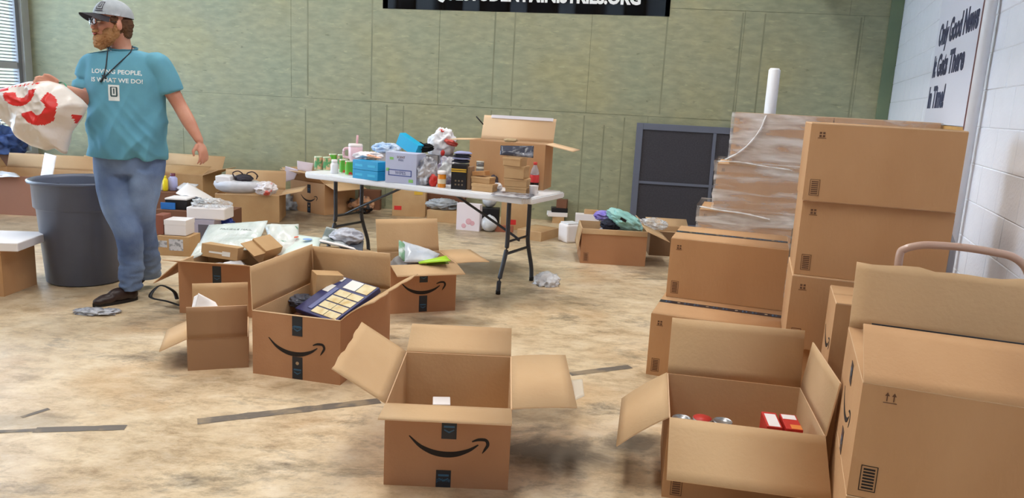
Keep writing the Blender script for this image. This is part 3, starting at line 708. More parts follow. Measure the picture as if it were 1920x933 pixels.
GT = 'goods on the folding table'
def gbox(label, pl, pr, h, d, z=TZ, m=KRAFT, group=GT, name='carton', cat='box', marks=(), lid=None, bev=.002, yaw=None, tilt=0):
    """box whose front bottom edge runs between two points"""
    a = Vector(pl); b_ = Vector(pr); W = (b_-a).length; yw = math.atan2(b_.y-a.y, b_.x-a.x) if yaw is None else yaw
    c = Vector((a.x, a.y, z))+Matrix.Rotation(yw, 3, 'Z') @ Vector((W/2, d/2, 0))
    t = thing(name, label, cat, group=group, M=Matrix.Translation(c) @ Matrix.Rotation(yw, 4, 'Z') @ Matrix.Rotation(tilt, 4, 'Y'))
    part('body', boxbm(-W/2, -d/2, 0, W/2, d/2, h, bev=bev), m, t)
    for mk in marks:
        x0, z0, x1, z1, mm = mk[:5]; part(mk[5] if len(mk) > 5 else 'printed_panel', boxbm(W*(x0-.5), -d/2-.001, h*z0, W*(x1-.5), -d/2, h*z1), mm, t)
    if lid: part('lid', boxbm(-W/2-.003, -d/2-.003, h-lid, W/2+.003, d/2+.003, h+.002, bev=.002), m, t)
    return t
BLUE = mat('cyan_box', (20, 146, 196), .4); BLD = mat('cyan_print', (60, 176, 214), .45); NAVY = mat('navy_cloth', (34, 36, 52), .8, (44, 46, 62), 12, .2)
BLACK = mat('black_box', (26, 25, 30), .45); YEL = mat('gold_band', (214, 172, 60), .4); LIL = mat('lilac_carton', (188, 192, 216), .6, (180, 184, 208), 4)
GRN = mat('green_label', (92, 168, 64), .45); LIME = mat('lime_plastic', (168, 214, 44), .4); DGRN = mat('deep_green_label', (34, 128, 92), .45)
PNK = mat('pink_enamel', (232, 196, 204), .35); ORC = mat('peach_label', (228, 150, 116), .45)
BAGW = mat('white_bag', (232, 230, 234), .35, (214, 214, 222), 7, .5, bscale=14); GREYB = mat('grey_bag', (176, 180, 186), .28, (128, 132, 138), 8, .5, bscale=12)
DBOX = mat('dark_brown_paper', (118, 78, 56), .75)
cmat = [mat('can_label_a', (86, 150, 96), .4, (220, 176, 140), 22, lo=.45, hi=.55), mat('can_label_b', (98, 178, 60), .4, (200, 70, 50), 20, lo=.55, hi=.6)]
gl = ['green labelled can, far left on the table', 'green labelled can second from the left end of the table', 'green can behind the white bottle on the table', 'green can just right of the white bottle', 'tall green can with a red spot beside the blue boxes', 'green can at the back behind the white bottle']
for k, (px, py, hh, mm) in enumerate([(597, 318, .115, 0), (613, 319, .115, 0), (624, 312, .115, 1), (644, 324, .115, 1), (655, 328, .118, 1), (640, 313, .115, 0)]):
    can(gl[k], tab(px, py), .034, hh, cmat[mm], 'green cans on the table', mt=mat('can_rim', (200, 210, 180), .35, metal=.4))
t = thing('bottle', 'small white capped bottle between the green cans', 'bottle', tab(627, 325), 0, GT); bm = B(); lathe(bm, [(.028, 0), (.032, .004), (.032, .075), (.022, .09)], 20); part('body', bm, WHITE, t); bm = B(); lathe(bm, [(.024, .088), (.024, .115), (0, .116)], 20); part('cap', bm, WP, t)
# pink tumbler
t = thing('tumbler', 'pink insulated tumbler with straw and handle behind the green cans', 'cup', tab(666, 327.5), 0, GT)
bm = B(); lathe(bm, [(.038, 0), (.043, .01), (.045, .12), (.056, .14), (.058, .232), (.054, .237), (.0, .239)], 28); part('cup_body', bm, PNK, t)
bm = B(); lathe(bm, [(.059, .232), (.060, .240), (.054, .256), (0, .258)], 28); part('lid', bm, mat('clear_lid', (226, 214, 212), .2), t)
bm = B(); tube(bm, [(.012, 0, .25), (.016, 0, .325)], .009, 10); part('straw', bm, mat('pink_straw', (222, 170, 176), .4), t)
bm = B(); tube(bm, smooth_path([(-.05, 0, .215), (-.088, 0, .21), (-.098, 0, .175), (-.088, 0, .145), (-.048, 0, .14)], 4), .011, 10); part('handle', bm, PNK, t)
# blue boxes
gb = gbox('lower of two blue boxes stacked on the table', tab(661, 333), tab(708, 339.5), .072, .13, m=BLUE, name='blue_box', group='blue boxes on the table', marks=[(.1, .35, .4, .6, BLD), (.6, .35, .9, .6, BLD)])
gbox('upper of two blue boxes stacked on the table', tab(661, 333), tab(708, 339.5), .072, .13, z=TZ+.074, m=BLUE, name='blue_box', group='blue boxes on the table', marks=[(.1, .35, .4, .6, BLD), (.6, .35, .9, .6, BLD)])
# printed carton
pc = gbox('pale lilac printed carton standing mid table', tab(722, 341), tab(780, 347), .235, .14, m=LIL, name='printed_carton', marks=[(.1, .24, .85, .27, mat('blue_line', (74, 88, 150), .5), 'printed_line'), (.1, .42, .85, .45, MATS['blue_line'], 'printed_line'), (.1, .24, .13, .45, MATS['blue_line'], 'printed_line'), (.82, .24, .85, .45, MATS['blue_line'], 'printed_line'), (.03, .38, .13, .48, mat('leaf_green', (140, 196, 110), .5), 'printed_mark'), (.76, .06, .9, .16, MATS['leaf_green'], 'printed_mark'), (.14, .76, .26, .84, MATS['leaf_green'], 'printed_mark')])
part('printed_text', textbm('SCENT', .024), INKB, pc, M=basis((0.0, -.0705, .20), (1, 0, 0), (0, 0, 1))); part('printed_text', textbm('FREE', .022), mat('blue_ink', (86, 96, 140), .5), pc, M=basis((0.0, -.0705, .178), (1, 0, 0), (0, 0, 1))); part('printed_text', textbm('WIPES', .034), MATS['blue_ink'], pc, M=basis((-.003, -.0705, .08), (1, 0, 0), (0, 0, 1)))
# white/peach bag on blue boxes, blue bag, tilted blue box, black cloth
single('plastic_bag', lumpbm(tab(683, 333, TZ)+Vector((.02, .06, .172)), (.11, .07, .03), 4, .35), mat('white_peach_bag', (238, 232, 234), .35, (236, 170, 132), 9, .5, lo=.55, hi=.62), 'white bag with peach print lying on the blue boxes', 'bag', GT)
single('support_carton', boxbm(-.06, -.05, 0, .06, .05, .175, bev=.003, M=Matrix.Translation(tab(724, 325, TZ)+Vector((-.01, .05, .001)))), mat('warm_grey_board', (176, 168, 164), .7), 'grey carton hidden under the pale blue bag', 'box', GT)
single('plastic_bag', lumpbm(tab(724, 325, TZ)+Vector((-.01, .05, .21)), (.10, .07, .045), 8, .45), mat('sky_bag', (146, 186, 232), .3, (226, 234, 246), 10, .5), 'pale blue crumpled bag behind the lilac carton', 'bag', GT)
tilt_box = gbox('cyan box lying tilted on top of the lilac carton', tab(738, 335)+Vector((0, .03, 0)), tab(776, 340)+Vector((0, .03, 0)), .10, .07, z=TZ+.236, m=mat('bright_cyan', (24, 172, 216), .4), name='cyan_box', tilt=.42)
single('black_cloth', lumpbm(tab(768, 340, TZ)+Vector((.07, .13, .265)), (.085, .045, .035), 11, .4), mat('black_fabric', (18, 17, 18), .9), 'black cloth heaped behind the tilted cyan box', 'cloth', GT)
# bags mid table
c0 = tab(822, 340, TZ)+Vector((0, .16, 0)); 
single('grey_carton', boxbm(c0.x-.13, c0.y-.06, TZ, c0.x-.02, c0.y+.06, TZ+.2, bev=.003), mat('warm_grey_board', (176, 168, 164), .7), 'warm grey carton hidden behind the clear bags', 'box', GT)
bb = thing('shopping_bag', 'white plastic shopping bag with red marks heaped at the back of the table', 'bag', c0+Vector((.02, .02, .20)), 0, GT)
single('carton', boxbm(c0.x-.015, c0.y-.06, TZ, c0.x+.12, c0.y+.07, TZ+.2, bev=.003), mat('mid_grey_board', (150, 146, 150), .7), 'grey carton under the white shopping bag', 'box', GT)
xb = lumpbm(c0+Vector((.0, .02, .285)), (.105, .09, .125), 21, .28, tilt=.35, base=TZ+.203); part('bag_body', xb, BAGW, bb, world=True)
part('red_mark', lumpbm(c0+Vector((.075, -.045, .31)), (.060, .035, .022), 5, .3, sub=4, tilt=.3), mat('red_print', (206, 86, 76), .45), bb, world=True); part('red_mark', lumpbm(c0+Vector((.0, -.02, .395)), (.025, .02, .014), 6, .3, sub=3), MATS['red_label'], bb, world=True)
part('red_mark', lumpbm(c0+Vector((.02, -.085, .225)), (.016, .012, .022), 6, .3, sub=3), MATS['red_label'], bb, world=True)
CLB = mat('clear_bag', (206, 206, 212), .18, (120, 120, 130), 12, .6, alpha=.85, lo=.42, hi=.6)
single('clear_bag', lumpbm(tab(799, 349)+Vector((0, .07, .095)), (.075, .06, .10), 31, .4, base=TZ+.001), CLB, 'clear bag of small goods right of the lilac carton', 'bag', GT)
single('clear_bag', lumpbm(tab(829, 347)+Vector((.03, .12, .10)), (.085, .06, .10), 35, .4, base=TZ+.001), mat('clear_bag_b', (214, 216, 216), .2, (132, 118, 140), 10, .6, lo=.42, hi=.6), 'cloudy bag behind the amber pill bottle', 'bag', GT)
t = thing('bottle', 'amber bottle with a white lid at the table front', 'bottle', tab(828, 351), 0, GT); bm = B(); lathe(bm, [(.028, 0), (.032, .004), (.032, .095), (.026, .105)], 20); part('body', bm, mat('amber', (222, 136, 36), .3), t); bm = B(); lathe(bm, [(.033, .10), (.035, .104), (.035, .125), (0, .128)], 20); part('cap', bm, WP, t)
bm = B(); lathe(bm, [(.0325, .03), (.0325, .065)], 20, cap=False); part('paper_label', bm, mat('cream_label', (232, 214, 180), .6), t)
single('red_packet', lumpbm(tab(811, 350)+Vector((0, .03, .04)), (.03, .03, .05), 3, .3, sub=4, base=TZ+.001), RED, 'small red packet left of the amber bottle', 'packet', GT)
# black box w gold bands
bk = gbox('black box with two gold bands standing on the table', tab(845, 354), tab(873, 356), .185, .10, m=BLACK, name='black_box', marks=[(.0, .78, 1, .83, YEL, 'gold_band'), (.0, .70, 1, .75, YEL, 'gold_band')])
for i in range(3):
    for j in range(2): part('printed_dot', boxbm(-.028+i*.025, -.0512, .03+j*.028, -.016+i*.025, -.05, .042+j*.028), mat('dot_tan', (120, 104, 84), .5), bk)
hb = Vector(tab(860, 352, TZ))+Vector((0, .04, .188))
for k in range(4):
    c = hb+Vector((.005*k, 0, .021*k)); single('folded_cloth', sheetbm(c+Vector((-.06, -.05, .01)), c+Vector((.075, -.05, .01)), c+Vector((-.055, .06, .01)), c+Vector((.07, .06, .01)), .018, .0, n=8, amp=.005, seed=k), [NAVY, mat('lilac_cloth', (150, 152, 190), .8), NAVY, MATS['lilac_cloth']][k], ['dark folded cloth directly on the black box', 'lilac folded cloth, second layer on the black box', 'dark folded cloth, third layer on the black box', 'lilac folded cloth topmost on the black box'][k], 'cloth', 'folded cloths on the black box')
gbox('thin tan carton edge right of the black box', tab(875, 355), tab(881, 355.5), .17, .10, m=mat('tan_board', (150, 120, 92), .7), name='tan_carton')
# little kraft boxes
G5 = 'small kraft boxes on the table'
gbox('bottom kraft box of the short pile beside the black box', tab(884, 357), tab(923, 361), .055, .09, m=KRAFT, group=G5, name='kraft_box', lid=.02)
gbox('middle kraft box of the short pile beside the black box', tab(883, 356)+Vector((0, .005, 0)), tab(917, 360)+Vector((0, .005, 0)), .045, .085, z=TZ+.058, m=KRAFT, group=G5, name='kraft_box', lid=.015)
gbox('tilted top kraft box of the short pile beside the black box', tab(884, 356)+Vector((0, .01, 0)), tab(908, 359)+Vector((0, .01, 0)), .032, .07, z=TZ+.112, m=mat('kraft_dark', (178, 128, 80), .8), group=G5, name='kraft_box', tilt=-.12)
for k, (z_, h_) in enumerate(((.0, .07), (.073, .075), (.151, .04))):
    t = thing('glass_jar', ['bottom jar behind the short kraft pile', 'middle jar stacked behind the short kraft pile', 'white lidded jar topmost behind the short kraft pile'][k], 'jar', Vector(tab(898, 350))+Vector((0, .12, .0 + z_)), 0, 'jars behind the kraft boxes')
    bm = B(); lathe(bm, [(.032, 0), (.034, .004), (.034, h_*.7), (.03, h_*.75)], 18); part('body', bm, mat('jar_grey', (120, 116, 112), .25), t); bm = B(); lathe(bm, [(.033, h_*.75), (.034, h_*.78), (.034, h_), (0, h_)], 18); part('lid', bm, mat('jar_lid', (214, 212, 200), .35), t)
tw = [(947, 986, .052, 0), (944, 986, .058, .002), (943, 980, .088, -.002), (940, 972, .058, .001)]
z_ = TZ
nm = ['bottom kraft box of the tall narrow pile', 'second kraft box up in the tall narrow pile', 'third kraft box up in the tall narrow pile', 'top kraft box of the tall narrow pile']
for k, (a, b_, h_, dx) in enumerate(tw):
    gbox(nm[k], Vector(tab(a, 362.5)), Vector(tab(b_, 366)), h_, .12, z=z_, m=KRAFT, group=G5, name='kraft_box', lid=.015); z_ += h_+.003
fz = z_
FD = mat('dark_film', (66, 68, 82), .25, (130, 132, 142), 14, .6, lo=.52, hi=.66)
single('dark_mailer', sheetbm(Vector(tab(934, 362))+Vector((0, 0, fz-TZ+.012)), Vector(tab(996, 366))+Vector((0, 0, fz-TZ+.005)), Vector(tab(934, 362))+Vector((0, .05, fz-TZ+.075)), Vector(tab(996, 366))+Vector((0, .05, fz-TZ+.085)), .02, .0, amp=.012, s=20), FD, 'dark grey plastic mailer propped on the tall narrow pile', 'mailer', GT)
single('paper_scrap', lumpbm(Vector(tab(950, 362))+Vector((.01, .05, fz-TZ+.115)), (.05, .03, .014), 9, .4, sub=3), mat('brown_paper', (176, 152, 116), .8), 'torn brown paper scrap on top of the dark mailer', 'paper', GT)
# soda bottle and cup
t = thing('soda_bottle', 'plastic cola bottle with red cap and label', 'bottle', tab(1001, 357), 0, GT)
bm = B(); lathe(bm, [(.028, 0), (.034, .006), (.034, .06), (.033, .064)], 24); part('cola', bm, mat('cola', (22, 12, 10), .2), t)
bm = B(); lathe(bm, [(.0342, .064), (.0355, .07), (.0355, .118), (.034, .122)], 24, cap=False); part('bottle_label', bm, mat('cola_red', (214, 62, 62), .4), t)
bm = B(); lathe(bm, [(.034, .122), (.034, .135), (.026, .165), (.014, .19), (.012, .20)], 24); part('bottle_neck', bm, mat('clear_pet', (190, 180, 182), .1, alpha=.6), t)
bm = B(); lathe(bm, [(.014, .198), (.015, .20), (.015, .218), (0, .219)], 16); part('cap', bm, MATS['red_label'], t)
t = thing('paper_cup', 'white paper cup at the right front corner of the table', 'cup', tab(1000, 366), 0, GT); bm = B(); lathe(bm, [(.028, 0), (.034, .07), (.036, .072), (.033, .071), (.027, .004), (0, .004)], 24); part('body', bm, WP, t)
single('white_roll', lumpbm(Vector(tab(932, 359))+Vector((0, .03, .03)), (.035, .03, .032), 2, .2, sub=4, base=TZ+.001), BAGW, 'small white wad between the two kraft piles', 'wad', GT)
single('dark_wad', lumpbm(Vector(tab(924, 352))+Vector((.005, .07, .045)), (.032, .02, .045), 12, .3, sub=4, base=TZ+.001), mat('dark_wad', (60, 54, 62), .6), 'dark crumpled bag behind the small white wad', 'bag', GT)
single('flat_film', sheetbm(Vector(tab(920, 366))+Vector((0, 0, .006)), Vector(tab(990, 374))+Vector((0, 0, .006)), Vector(tab(930, 359))+Vector((0, 0, .006)), Vector(tab(1010, 362))+Vector((0, 0, .006)), .004, .003, amp=.006, s=18), CLB, 'flat clear plastic film lying at the table front edge', 'film', GT)
# big open carton on the table
carton('large open brown box standing at the back right of the table', -.375, 5.99, TZ, -.25, .61, .29, .350, dict(back=(.35, .20), left=(1.62, .18), right=(1.75, .22)), group='boxes on the table', m=CARD, mi=EDGE)
bp = atY(902, 232, 6.0)
single('black_stick', (lambda b: (tube(b, [atY(906, 233, 5.98), atY(893, 218, 5.96)], .005, 8), b)[1])(B()), BLACK, 'thin black stick poking over the large table box', 'stick', GT)
TBX = [o for o in COL.objects if str(o.get('label', '')).startswith('large open brown box standing')][0]
part('tape', boxbm(-.24, -.0012, -.012, .28, 0, .014), mat('clear_tape', (214, 208, 214), .2), TBX, M=Matrix.Translation(Vector((0, .145+.0686-.010, .350+.188-.006))) @ Matrix.Rotation(-.35, 4, 'X'), label='shiny clear tape along the raised flap edge')

# ---------------------------------------------------------------- around the table: floor things
GF_ = 'things on the floor by the green wall'
REDL = mat('red_sticker', (214, 52, 52), .5)
def fbox(label, pl, pr, h, d, **k):
    k.setdefault('group', GF_); return gbox(label, at(*pl), at(*pr), h, d, z=0, **k)
b_ = fbox('kraft box with a red sticker, behind the raised flap under the table', (735, 404), (797, 407), .30, .24, name='kraft_box', marks=[(.06, .24, .28, .40, REDL, 'sticker')])
part('paper_label', boxbm(.06, -.1225, .262, .16, -.1212, .302), YEL, b_)
fbox('low tan box carrying a grey plastic bag under the table', (800, 414), (858, 419), .13, .24, name='tan_box', m=KRAFT)
fbox('dark brown box standing behind the grey plastic bag', (800, 402), (870, 406), .33, .2, name='brown_box', m=DBOX)
p = at(827, 416); single('plastic_bag', lumpbm(Vector((p.x, p.y+.12, .185)), (.17, .10, .065), 17, .35, base=.134), GREYB, 'grey shiny plastic bag on the low tan box under the table', 'bag', GF_)
wb_ = fbox('white box with pink flowers printed on it, under the table', (855, 430), (898, 434), .29, .10, name='white_box', m=mat('white_pink_box', (232, 222, 228), .5))
for (cx, cz, r1) in ((.01, .10, .035), (.05, .085, .028), (-.045, .05, .026)): part('flower_print', (lambda b: (lathe(b, [(r1, 0), (r1*.9, .001)], 9, M=basis((cx, -.0502, cz), (1, 0, 0), (0, 0, 1))), b)[1])(B()), mat('rose_print', (222, 174, 184), .6), wb_)
p = at(916, 436); 
def ball(label, c, r, seed):
    bm = B(); bmesh.ops.create_icosphere(bm, subdivisions=4, radius=r)
    for v in bm.verts: v.co *= 1+.035*crumple(v.co*8, 1.2, seed); v.co += Vector((0, 0, r*.98))
    for f in bm.faces: f.smooth = True
    t = thing('wrapped_ball', label, 'ball', c, 0, 'film-wrapped balls'); part('ball', bm, mat('ball_white', (224, 226, 230), .25, (192, 196, 204), 14, .4), t)
    bm = B(); lathe(bm, [(r*.35, 2*r-.035*r*3), (r*.12, 2*r*1.0), (r*.15, 2*r+.008)], 10); part('film_knot', bm, FILM, t); return t
ball('lower white film-wrapped ball on the floor', (p.x, p.y+.09, 0), .088, 3)
fbox('black box under the upper film-wrapped ball', (901, 425), (934, 427), .21, .16, name='black_box', m=BLACK)
q_ = at(917, 425); ball('upper white film-wrapped ball on the black box', (q_.x-.01, q_.y+.08, .213), .082, 5)
fbox('kraft box with a red sticker beside the upper wrapped ball', (938, 429), (990, 432), .31, .26, name='kraft_box', marks=[(.25, .18, .55, .36, REDL, 'sticker')])
fbox('small reddish box at the foot of the second sticker box', (928, 434), (962, 436), .07, .06, name='small_box', m=mat('reddish_board', (158, 96, 72), .7))
# flat kraft box, corner towards the camera
a, b_, c_2 = at(969, 446), at(1014, 453), at(1047, 444)
carton('flat closed kraft box on the floor to the right of the table leg', a.x, a.y, 0, math.atan2(b_.y-a.y, b_.x-a.x), (b_-a).length, min(.42, (c_2-b_).length), .095, closed=True, group=GF_, m=KRAFT, mi=KRAFT)
small = [('kraft piece at the bottom of the small stack by the wall', 1035, 1057, .075, KRAFT), ('white flat box second in the small stack by the wall', 1027, 1063, .05, WP), ('black flat box third in the small stack by the wall', 1033, 1063, .05, BLACK), ('brown small box topmost in the small stack by the wall', 1041, 1060, .095, DBOX)]
z_ = 0
for s_l, x0, x1, h_, mm in small:
    gbox(s_l, at(x0, 417.5), at(x1, 419), h_, .15, z=z_, m=mm, group='small stack by the wall', name='small_box'); z_ += h_+.002
p = at(1068, 455); t = thing('white_canister', 'white rounded canister on the floor left of the teal-bag box', 'canister', (p.x, p.y+.08, 0), .5, GF_)
part('body', boxbm(-.09, -.09, 0, .09, .09, .19, bev=.02), WP, t); part('lid', boxbm(-.075, -.075, .188, .075, .075, .204, bev=.006), WHITE, t)
fbox('white foam box against the wall behind the teal-bag box', (1076, 446), (1120, 449), .26, .12, name='foam_box', m=WP)
c = at(1098, 447); gbox('low tan carton lying on the white foam box', at(1092, 446)+Vector((0, .01, 0)), at(1118, 448)+Vector((0, .01, 0)), .04, .1, z=.262, m=KRAFT, group=GF_, name='tan_carton')
carton('open brown box with a teal bag spilling out, right of the table', .619, 6.705, 0, -.024, .587, .47, .318, dict(right=(1.96, .22), left=(3.0, .2), front=(3.05, .05)), group=G2, m=CARD2, prints=[('icon', 'front', .05, .06, 'code', .028)])
single('teal_bag', lumpbm((1.02, 6.86, .385), (.17, .12, .075), 13, .25, tilt=.45), mat('teal_vinyl', (150, 208, 204), .35, (172, 222, 218), 6, .3), 'teal handbag-like pouch on top of the open box', 'bag', 'goods in the teal-bag box')
tb_ = atY(1168, 411, 6.72); single('dark_buckle', boxbm(-.03, -.012, -.012, .03, .004, .012, bev=.004, M=Matrix.Translation(tb_+Vector((0,-.02,.0))) @ Matrix.Rotation(.45, 4, 'Y')), BLACK, 'small black buckle on the teal pouch', 'buckle', 'goods in the teal-bag box')
single('purple_bag', lumpbm(atY(1131, 404, 6.95), (.075, .06, .04), 14, .4), mat('purple_bag', (122, 104, 204), .4, (176, 164, 226), 9, .4), 'purple bag beside the teal pouch', 'bag', 'goods in the teal-bag box')
single('navy_bag', lumpbm(atY(1145, 421, 6.85), (.085, .07, .045), 15, .4), NAVY, 'navy cloth under the teal pouch', 'cloth', 'goods in the teal-bag box')
single('box_filling', lumpbm((.90, 6.93, .15), (.24, .18, .14), 19, .2, base=.008), BAGW, 'pale bags filling the open box under the teal pouch', 'bags', 'goods in the teal-bag box')
a, b_ = at(1216, 478), at(1290, 479)
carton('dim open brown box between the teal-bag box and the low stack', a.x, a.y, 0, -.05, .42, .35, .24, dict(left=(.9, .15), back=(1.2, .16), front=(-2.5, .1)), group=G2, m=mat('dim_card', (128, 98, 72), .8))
single('clear_bag', lumpbm((a.x+.02, a.y+.05, .30), (.13, .09, .05), 41, .45), FILM, 'clear plastic bag on the dim open box', 'bag', 'clear plastic scraps')
def scrap(label, px, py, r, seed, m=None):
    p = at(px, py); single('plastic_scrap', lumpbm((p.x, p.y, .012), r, seed, .7, s=3.2, sub=4, base=.001), m or FILM, label, 'plastic scrap', 'clear plastic scraps')
SCR = mat('scrap_film', (240, 240, 244), .2, alpha=.85, bump=.8, scale=30)
scrap('crumpled clear plastic on the floor right of the table foot', 1024, 533, (.085, .08, .07), 3, SCR)
SCD = mat('scrap_dark', (150, 152, 164), .15, (226, 228, 236), 30, .6, alpha=.85)
scrap('clear crinkled plastic on the floor in front of the man', 178, 588, (.10, .045, .018), 5, SCD); scrap('flat clear plastic sliver beside the crinkled plastic at the man\'s feet', 208, 586, (.05, .03, .012), 9, SCD)
scrap('clear and dark plastic beside the far arrow-printed box', 536, 392, (.13, .1, .14), 6, GREYB)
a, b_ = at(545, 392), at(608.6, 403.5)
Nyaw = math.atan2(b_.y-a.y, b_.x-a.x); NW = (b_-a).length
carton('far open brown box with printed arrow under the left end of the table', a.x, a.y, 0, Nyaw, NW, .48, .36, dict(left=(.8, .2), back=(.5, .2), right=(1.9, .2), front=(.9, .2)), group=G2, m=CARD,
       prints=[('smile', 'front', NW*.55, .17, .28), ('tape', 'front', NW*.55, .28, .10), ('tape', 'front', NW*.55, .06, .12)], bend=dict(left=.3))
single('pink_sheet', sheetbm(atY(533, 342, 8.75), atY(552, 336, 8.7), atY(535, 311, 8.7), atY(560, 318, 8.65), .004, .0, amp=.01), mat('pink_paper', (214, 196, 200), .6), 'pale pink foam sheet poking out of the far arrow-printed box', 'sheet', GF_)
single('pink_sheet', sheetbm(atY(558, 318, 8.62), atY(584, 324, 8.6), atY(557, 301, 8.62), atY(588, 306, 8.6), .004, .0, amp=.008), MATS['pink_paper'], 'second pale pink sheet, against the table end', 'sheet', GF_)
fbox('dark brown box half hidden behind the left table legs', (672, 392), (712, 394), .24, .12, name='brown_box', m=DBOX)
t = at(690, 392); single('dark_straps', lumpbm((t.x-.02, t.y-.35, .10), (.13, .08, .09), 23, .5, base=.002), mat('tan_dark_mix', (176, 130, 96), .6, (36, 34, 38), 9, .4, lo=.45, hi=.55), 'tangle of tan card and black straps behind the left table legs', 'straps', GF_)

# ---------------------------------------------------------------- boxes along the left and middle
GL = 'goods piled behind the man'
a = at(-70, 398)
carton('long low open brown box along the left behind the grey bin', a.x, a.y, 0, .02, 1.32, .75, .40, dict(back=(.35, .16), right=(.4, .22), left=(.6, .2)), group=G2, m=mat('dusky_card', (158, 112, 92), .8))
wsp = lambda *c: c
single('white_sheet', sheetbm(atY(76, 330, 7.55), atY(98, 336, 7.5), atY(84, 286, 7.6), atY(106, 292, 7.55), .006, 0, amp=.008), WP, 'white foam sheet standing up in the long low box', 'sheet')
single('white_film', sheetbm(atY(-40, 332, 7.5), atY(38, 331, 7.5), atY(-30, 322, 7.9), atY(30, 325, 7.9), .01, .01, amp=.02), BAGW, 'white plastic film over the edge of the long low box', 'film')
t = at(-60, 372); gbox('closed brown box behind the long low box, under the blue bundle', at(-60, 368), at(60, 372), .50, .3, z=0, m=DBOX, group='boxes by the window', name='brown_box')
p = atY(5, 300, 8.75); single('blue_bundle', lumpbm((p.x-.02, 8.75, .60), (.26, .18, .19), 27, .35, base=.503), mat('navy_blue_cloth', (38, 58, 112), .6, (70, 96, 150), 8, .4), 'dark blue bundle lying below the grilled window', 'bundle')
a, b_ = at(120, 378), at(200, 382)
carton('open brown box behind the long low box, its flap raised beside the man', a.x, a.y, 0, .0, .55, .4, .36, dict(back=(.4, .15), right=(.2, .2), left=(1.2, .2)), group=G2)
# white slab on box at the left edge
a = at(8, 556)
lb = carton('brown box at the left edge carrying a white slab', a.x-.42, a.y, 0, .0, .42, .34, .30, closed=True, group=G1, mi=CARD)
t = thing('white_slab', 'white foam slab lying on the box at the left edge', 'slab', (a.x-.17, a.y+.16, .306), .12); part('slab_top', boxbm(-.27, -.21, .0, .27, .21, .055, bev=.006), WP, t)

def pbox(label, x0, x1, yb, h, d, z=0, Y=None, m=KRAFT, cat='box', **k):
    a = atY(x0, yb, Y) if Y else at(x0, yb, z); b = atY(x1, yb+(x1-x0)*.053, Y) if Y else at(x1, yb+(x1-x0)*.053, z)
    k.setdefault('group', GL); return gbox(label, a, b, h, d, z=z, m=m, cat=cat, **k)
LBLG = mat('shipping_label', (206, 206, 212), .5, (150, 150, 156), 40, lo=.5, hi=.6)
pbox('kraft box with two white address labels behind the man', 296, 356, 478, .165, .22, name='kraft_box', marks=[(.36, .28, .80, .86, LBLG, 'paper_label'), (.0, .42, .30, .76, LBLG, 'paper_label')])
pbox('white box on top of the labelled kraft box', 310, 350, 478, .125, .17, z=.17, Y=at(300, 478).y+.02, m=WP, name='white_box', lid=.04)
pbox('dark brown packet beside the white box, next to the man', 291, 308, 477, .16, .15, z=.17, Y=at(300, 478).y+.03, m=mat('brown_packet', (142, 84, 66), .6), name='brown_packet', cat='packet')
pbox('brown support box deep in the pile behind the man', 292, 352, 455, .30, .36, name='brown_box', m=DBOX)
Yp = at(320, 455).y
t = pbox('black box with a white lid in the pile behind the man', 312, 352, 440, .085, .18, z=.302, Y=Yp+.02, m=BLACK, name='black_box'); part('lid', boxbm(-.098, -.095, .086, .098, .095, .10, bev=.003), WP, t)
pbox('blue packet in front of the white lidded black box', 303, 330, 440, .06, .012, z=.302, Y=Yp+.003, m=mat('blue_pack', (44, 116, 196), .4), name='blue_packet', cat='packet')
pbox('tall support box behind the bottles in the pile', 285, 345, 425, .35, .3, name='brown_box', m=DBOX)
Yq = at(310, 425).y
def bottle(label, px, r, h, z, Y, mb, mc, group=GL):
    p = atY(px, 300, Y); t = thing('bottle', label, 'bottle', (p.x, Y, z), 0, group)
    bm = B(); lathe(bm, [(r*.85, 0), (r, .006), (r, h*.72), (r*.5, h*.84)], 18); part('body', bm, mb, t); bm = B(); lathe(bm, [(r*.52, h*.82), (r*.55, h*.85), (r*.55, h), (0, h)], 14); part('cap', bm, mc, t); return t
bottle('white bottle behind the man in the pile', 300, .045, .16, .353, Yq+.08, WP, WP)
bottle('yellow bottle between the white and the lilac bottles', 308, .025, .15, .353, Yq+.06, mat('yellow_bottle', (236, 214, 40), .4), MATS['yellow_bottle'])
bottle('lilac bottle with a dark cap in the pile', 323, .042, .17, .353, Yq+.12, mat('lilac_bottle', (176, 178, 222), .35), mat('maroon_cap', (110, 50, 70), .5))
single('grey_bag', lumpbm((atY(322, 300, Yp).x, Yp+.26, .345), (.15, .07, .045), 33, .4, base=.303), mat('slate_bag', (96, 102, 114), .35, (60, 64, 76), 9, .5), 'slate grey plastic bag in front of the bottles', 'bag', GL)
g2 = pbox('grey lilac box under the white foam tray', 352, 402, 461, .24, .28, m=mat('lilac_grey_box', (172, 166, 182), .6), name='grey_box'); part('front_panel', boxbm(-.02, -.142, .02, .105, -.1402, .20), mat('dark_grey_panel', (98, 94, 104), .6), g2)
Yg = at(370, 461).y
tr = thing('foam_tray', 'white foam tray full of wrap on the grey lilac box', 'tray', atY(392, 300, Yg+.1)*1, 0, GL); tr.location.z = .243; MW[tr] = Matrix.Translation(tr.location)
part('tray_body', boxbm(-.17, -.11, 0, .17, .11, .105, bev=.012), WP, tr); part('bubble_wrap', lumpbm((0, 0, .13), (.15, .10, .04), 44, .5), FILM, tr)
single('blue_wrapper', lumpbm(atY(420, 416, Yg+.2), (.08, .06, .05), 46, .4), mat('royal_blue', (36, 60, 150), .3), 'royal blue wrapper beside the foam tray', 'wrapper', GL)
pbox('brown box beneath the foam wedge and blue wrapper', 345, 432, 446, .27, .3, Y=None, m=DBOX, name='brown_box')
